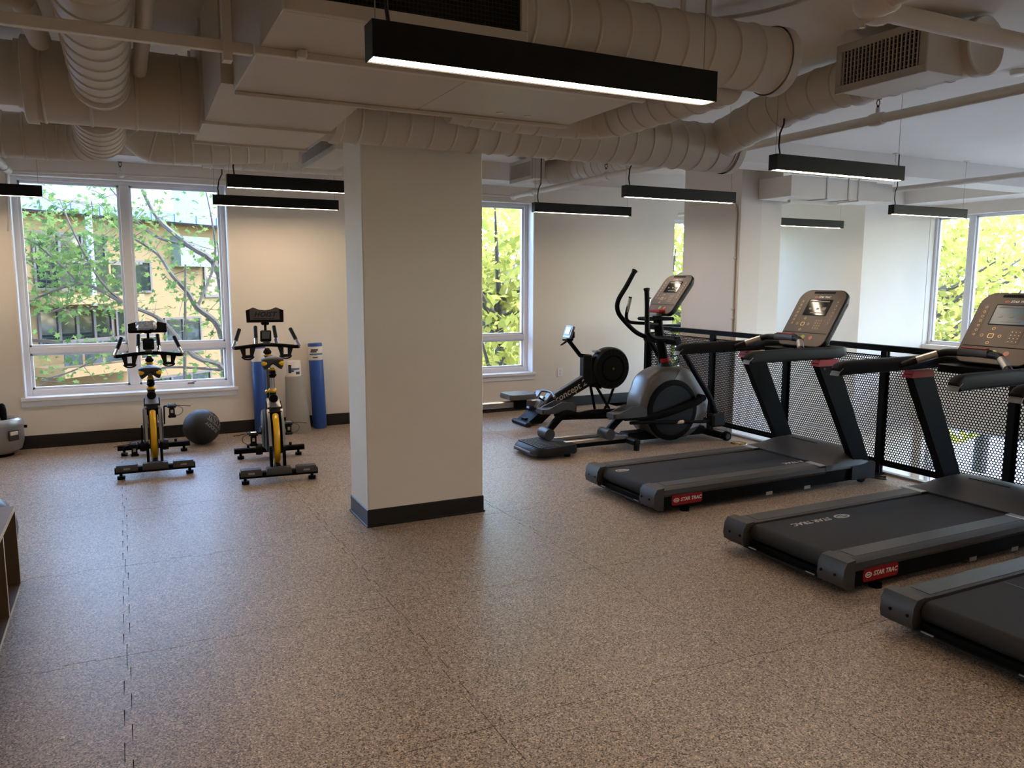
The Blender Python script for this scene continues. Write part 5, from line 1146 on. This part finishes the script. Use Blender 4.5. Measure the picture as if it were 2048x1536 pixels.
# outlet, floor box, litter, roof of column details
t = thing('wall_outlet', 'white wall outlet plate behind the rowing machine', 'outlet', (5.10, BY, 0.46))
m = MB(); m.box((0, -0.004, 0), (0.075, 0.008, 0.118), None, 0.003); pl = obj('cover_plate', m, M_trim, t)
for z in (-0.022, 0.022):
    m = MB(); m.box((0, -0.0085, z), (0.034, 0.002, 0.03), None, 0.0008); obj('socket', m, M_label, pl)
t = thing('floor_outlet', 'round brass floor outlet cover near the elliptical', 'floor outlet', (5.60, 6.02, 0))
m = MB(); m.lathe([(0.085, 0), (0.082, 0.006), (0.065, 0.009), (0.06, 0.005), (0.0001, 0.005)], (0, 0, 0), (0, 0, 1), 32, False); fo = obj('cover', m, M_brass, t)
m = MB(); m.lathe([(0.02, 0.005), (0.02, 0.007), (0.0001, 0.007)], (-0.02, 0.01, 0), (0, 0, 1), 14, False); obj('plug_cap', m, M_brass, fo)
m = MB(); m.lathe([(0.008, 0), (0.008, 0.002), (0.003, 0.002), (0.003, 0)], (-0.28, 3.09, 0.0), (0, 0, 1), 14, False); tag(obj('washer', m, M_chrome), 'tiny pale metal washer lying on the bare rubber floor', 'washer')
#SECTION_OUTSIDE

# ------------------------------------------------------------------ outside: ground, building, towers, trees
mb = MB(); mb.bb(-60, 90, 9.3, 120, -3.9, -3.75); mb.bb(11.3, 90, -60, 9.3, -3.9, -3.75); struct('ground', mb, M_asphalt)
az = math.radians(49); bd = V((math.sin(az), math.cos(az), 0)); bn = V((math.cos(az), -math.sin(az), 0))
BP = CP + ray(40, 700)*15.0; BP.z = 0
def fac(x, y, off=0.0):
    p = on_plane(x, y, BP+bn*off, bn); return (p-BP).dot(bd), p.z
t = thing('building', 'ochre stucco apartment building with dark windows, balconies and blue roof edge', 'building', tuple(BP + V((0, 0, -3.75))))
OB = V(t.location)
def bbox(m, u0, u1, d0, d1, z0, z1):
    c = BP + bd*((u0+u1)/2) + bn*((d0+d1)/2) - OB; c.z = (z0+z1)/2 - OB.z
    m.box(c, (u1-u0, d1-d0, z1-z0), Matrix((bd, bn, V((0, 0, 1)))).transposed().to_3x3())
zr = fac(40, 421)[1]
m = MB(); bbox(m, -2.6, 13.5, -6, 0, -3.75, zr); obj('walls', m, M_stucco, t)
m = MB(); bbox(m, -3.0, 14, -6.4, 0.5, zr, zr+0.18); rf = obj('roof', m, M_roofblue, t)
m = MB(); bbox(m, -3.0, 14, -6.4, 0.35, zr+0.18, zr+0.26); obj('roof_coping', m, M_brownframe, rf)
for k in range(26):
    m = MB(); bbox(m, -3.0+0.65*k, -2.97+0.65*k, 0.5, 0.52, zr, zr+0.18); obj('seam', m, M_roofblue, rf)
def bwin(x0, x1, y0, y1, mt=M_winglass, mull=1, name='window'):
    u0, z1 = fac(x0, y0); u1, z0 = fac(x1, y1)
    m = MB(); bbox(m, u0-0.05, u1+0.05, 0.0, 0.05, z0-0.05, z0); bbox(m, u0-0.05, u1+0.05, 0.0, 0.05, z1, z1+0.05); bbox(m, u0-0.05, u0, 0.0, 0.05, z0, z1); bbox(m, u1, u1+0.05, 0.0, 0.05, z0, z1)
    for k in range(1, mull): uu = u0+(u1-u0)*k/mull; bbox(m, uu-0.03, uu+0.03, 0.0, 0.05, z0, z1)
    f = obj(name, m, M_brownframe, t)
    for k in range(mull):
        ua, ub = u0+(u1-u0)*k/mull+0.03*(k > 0), u0+(u1-u0)*(k+1)/mull-0.03*(k < mull-1); m = MB(); bbox(m, ua, ub, 0.0, 0.02, z0, z1); obj('pane', m, mt, f)
bwin(64, 211, 466, 575, mull=3); bwin(77, 222, 624, 678, mull=4); bwin(232, 251, 624, 678); bwin(268, 299, 525, 581); bwin(406, 437, 484, 528); bwin(408, 440, 531, 590); bwin(330, 400, 640, 700, mull=2); bwin(300, 420, 760, 800, mull=3)
u0, z1 = fac(340, 472); u1, z0 = fac(403, 534); m = MB(); bbox(m, u0, u1, 0, 0.3, z0, z1); obj('grey_bay', m, M_stucco2, t)
for (x0, x1, yr, yb) in ((48, 222, 519, 590), (60, 256, 678, 735)):
    u0, zt = fac(x0, yr); u1, _ = fac(x1, yr); _, zb = fac(x0, yb)
    m = MB(); bbox(m, u0, u1, 0, 0.9, zb-0.18, zb); bk = obj('balcony', m, M_stucco, t)
    m = MB(); bbox(m, u0, u1, 0.84, 0.9, zt-0.06, zt); bbox(m, u0, u0+0.06, 0, 0.9, zt-0.06, zt); obj('balcony_rail', m, M_brownframe, bk)
    for k in range(5):
        ua = u0+(u1-u0)*k/5; m = MB(); bbox(m, ua+0.03, ua+(u1-u0)/5-0.03, 0.86, 0.87, zb+0.05, zt-0.08); obj('balcony_glass', m, M_winglass, bk)
u0, z1 = fac(112, 437); u1, z0 = fac(119, 590); m = MB(); bbox(m, u0, u0+0.09, 0.8, 0.88, z0-0.2, zr); obj('pale_post', m, M_greytower, t)
# far towers
for k, (px_, wd, dep, h, lb) in enumerate(((205, 9, 70, 26, 'pale glass tower far behind the ochre building'), (385, 7, 85, 40, 'slim pale tower far behind the maple branches'))):
    p = CP + ray(px_, 500)*dep; t2 = thing('tower', lb, 'building', (p.x, p.y, -3.75), -0.5)
    m = MB(); m.bb(-wd/2, wd/2, -wd/2, wd/2, 0, h); obj('walls', m, M_greytower, t2)
    for j in range(8, int(h/2.6)):
        m = MB(); m.bb(-wd/2-0.05, wd/2+0.05, -wd/2-0.05, wd/2+0.05, j*2.6, j*2.6+1.1); obj('window_band', m, M_roofblue, t2)
# street level seen through the guardrail: parked car and planter
def leaf_mesh(pts, nrm_spread, size, rg, mt, lobed):
    if lobed: base = np.array([(0, -1), (0.25, -0.35), (0.95, -0.3), (0.5, 0.1), (0.65, 0.75), (0.15, 0.5), (0, 1.05), (-0.15, 0.5), (-0.65, 0.75), (-0.5, 0.1), (-0.95, -0.3), (-0.25, -0.35)])*0.5
    else: base = np.array([(0, -0.6), (0.42, 0.0), (0, 0.7), (-0.42, 0.0)])
    n = len(pts); k = len(base)
    ax = rg.normal(size=(n, 3)); ax[:, 2] += nrm_spread; ax /= np.linalg.norm(ax, axis=1)[:, None]
    rf_ = rg.normal(size=(n, 3)); u = np.cross(ax, rf_); u /= np.linalg.norm(u, axis=1)[:, None]; v = np.cross(ax, u)
    s = size*(0.6+0.7*rg.random(n))
    co = pts[:, None, :] + s[:, None, None]*(base[None, :, 0:1]*u[:, None, :] + base[None, :, 1:2]*v[:, None, :])
    me = bpy.data.meshes.new('foliage'); me.vertices.add(n*k); me.vertices.foreach_set('co', co.astype(np.float32).ravel())
    me.loops.add(n*k); me.loops.foreach_set('vertex_index', np.arange(n*k, dtype=np.int32))
    me.polygons.add(n); me.polygons.foreach_set('loop_start', np.arange(0, n*k, k, dtype=np.int32)); me.polygons.foreach_set('loop_total', np.full(n, k, dtype=np.int32))
    me.update(calc_edges=True); me.materials.append(mt); return me
rg = np.random.default_rng(5)
# maple in front of the ochre building
def tp(x, y, Yp): return on_plane(x, y, V((0, Yp, 0)), V((0, 1, 0)))
limbs = [([(455, 860), (452, 760), (439, 658), (394, 615), (376, 586), (344, 550), (315, 508), (265, 475)], 11.6, 0.055),
         ([(452, 760), (438, 550), (376, 490), (315, 436), (279, 368), (260, 320)], 12.0, 0.05), ([(455, 860), (447, 740), (387, 712), (322, 640), (250, 608), (161, 568), (54, 604)], 11.2, 0.045),
         ([(250, 608), (200, 560), (150, 470), (120, 400)], 11.2, 0.025), ([(322, 640), (240, 690), (150, 740), (80, 760)], 11.3, 0.02), ([(376, 490), (330, 480), (290, 460), (240, 400), (200, 350)], 12, 0.022),
         ([(161, 568), (110, 520), (60, 480), (10, 470)], 11.2, 0.018), ([(447, 740), (330, 735), (260, 760)], 11.4, 0.022), ([(394, 615), (430, 520), (420, 420), (400, 340)], 11.7, 0.022)]
base = tp(470, 860, 11.6)
t = thing('maple_tree', 'leafy maple tree with thin grey branches in front of the ochre building', 'tree', (base.x, 11.6, -3.75)); TB = V(t.location)
m = MB(); m.sweep([V((base.x, 11.6, -3.75))-TB, V((base.x, 11.6, -1.0))-TB, base-TB], [0.16, 0.12, 0.08], 10); obj('trunk', m, M_bark, t)
for P, Yp, r in limbs:
    q = spline([tp(x, y, Yp+0.15*math.sin(x)) for x, y in P], 4); m = MB(); m.sweep([p-TB for p in q], [r*(1-0.75*i/len(q)) for i in range(len(q))], 6); obj('branch', m, M_bark, t)
m = MB(); m.sweep([tp(371, 529, 11.4)-TB, tp(370, 650, 11.4)-TB, tp(369, 800, 11.4)-TB, tp(369, 1100, 11.4)-TB], [0.012, 0.018, 0.025, 0.03], 6); obj('branch', m, M_bark, t)
cl = []
for P, Yp, r in limbs:
    q = spline([tp(x, y, Yp) for x, y in P], 5)
    for p in q[len(q)//4:]: cl.append((p, 7 if p.z > 0.5 else 5))
for k in range(85):
    x = rg.uniform(20, 260); y = rg.uniform(420, 620); cl.append((tp(x, y, rg.uniform(10.8, 12.4)), 13))
for k in range(80):
    x = rg.uniform(-60, 470); y = rg.uniform(330, 800); cl.append((tp(x, y, rg.uniform(10.6, 12.6)), 6))
pts = []; tw = MB()
for p, n in cl:
    for _ in range(int(n)):
        pts.append((p.x+rg.normal()*0.22, p.y+rg.normal()*0.22, p.z+rg.normal()*0.09+rg.normal()*0.05))
for p, n in cl[::2]:
    tw.sweep([p-TB, p-TB+V((rg.normal()*0.3, rg.normal()*0.2, rg.normal()*0.2))], [0.006, 0.002], 4)
obj('twigs', tw, M_bark, t)['kind'] = 'stuff'
pts = np.array(pts) - np.array(TB); o = obj('foliage', leaf_mesh(pts, 1.3, 0.09, rg, M_leafA, True), None, t); o['kind'] = 'stuff'
# spring trees beyond the other windows
def far_tree(label, x, y, zc, rx, rz, n, size, seed, mt=M_leafB):
    rg = np.random.default_rng(seed); t = thing('spring_tree', label, 'tree', (x, y, -3.75), 0, 'spring trees outside the windows')
    m = MB(); m.sweep([(0, 0, 0), (0.1, 0, (zc+3.75)*0.5), (0.0, 0.1, zc+3.75)], [0.2, 0.15, 0.07], 8); tr = obj('trunk', m, M_bark, t)
    for k in range(30):
        a = rg.uniform(0, 2*pi); z0 = rg.uniform(0.35, 1.0)*(zc+3.75); L = rg.uniform(0.45, 0.85)*rx
        p1 = V((math.cos(a)*L, math.sin(a)*L, z0+L*rg.uniform(0.3, 0.9))); m = MB(); m.sweep([(0, 0, z0), p1*0.5+V((0, 0, z0*0.5-0.1)), p1], [0.06, 0.04, 0.012], 6); obj('branch', m, M_bark, t)
    d = rg.normal(size=(n, 3)); d /= np.linalg.norm(d, axis=1)[:, None]; rr = rg.random(n)**0.45
    cc = rg.normal(size=(60, 3))*0.45; pick = rg.integers(0, 60, n)
    p = d*rr[:, None]; mixk = rg.random(n) < 0.6; p[mixk] = cc[pick[mixk]] + rg.normal(size=(mixk.sum(), 3))*0.13
    p /= np.maximum(1.0, np.linalg.norm(p, axis=1))[:, None]; p *= np.array([rx, rx, rz]); p[:, 2] += zc+3.75
    o = obj('foliage', leaf_mesh(p, 0.8, size, rg, mt, False), None, t); o['kind'] = 'stuff'
far_tree('yellow-green spring tree outside the narrow window beside the pillar', 6.2, 13.0, 1.4, 2.6, 3.4, 6500, 0.13, 1)
far_tree('pale spring tree behind the yellow-green one outside the narrow window', 8.6, 18.8, 2.0, 2.6, 4.2, 5500, 0.15, 2)
far_tree('light green spring tree outside the stair window beyond the block column', 13.3, 17.2, 1.8, 2.5, 3.8, 7000, 0.15, 3)
far_tree('yellow-green spring tree outside the corner window by the pale wall', 15.4, 11.2, 1.5, 2.7, 3.4, 7000, 0.13, 4)
far_tree('spring tree with golden leaves outside the corner window', 16.6, 5.8, 1.6, 2.8, 3.4, 7000, 0.13, 5)
far_tree('light green spring tree farther along the street outside the corner window', 21.5, 13.5, 2.2, 3.4, 4.4, 6000, 0.17, 6)
far_tree('spring tree by the street seen over the treadmill consoles', 20.5, 0.5, 1.8, 3.0, 3.6, 7000, 0.15, 7)
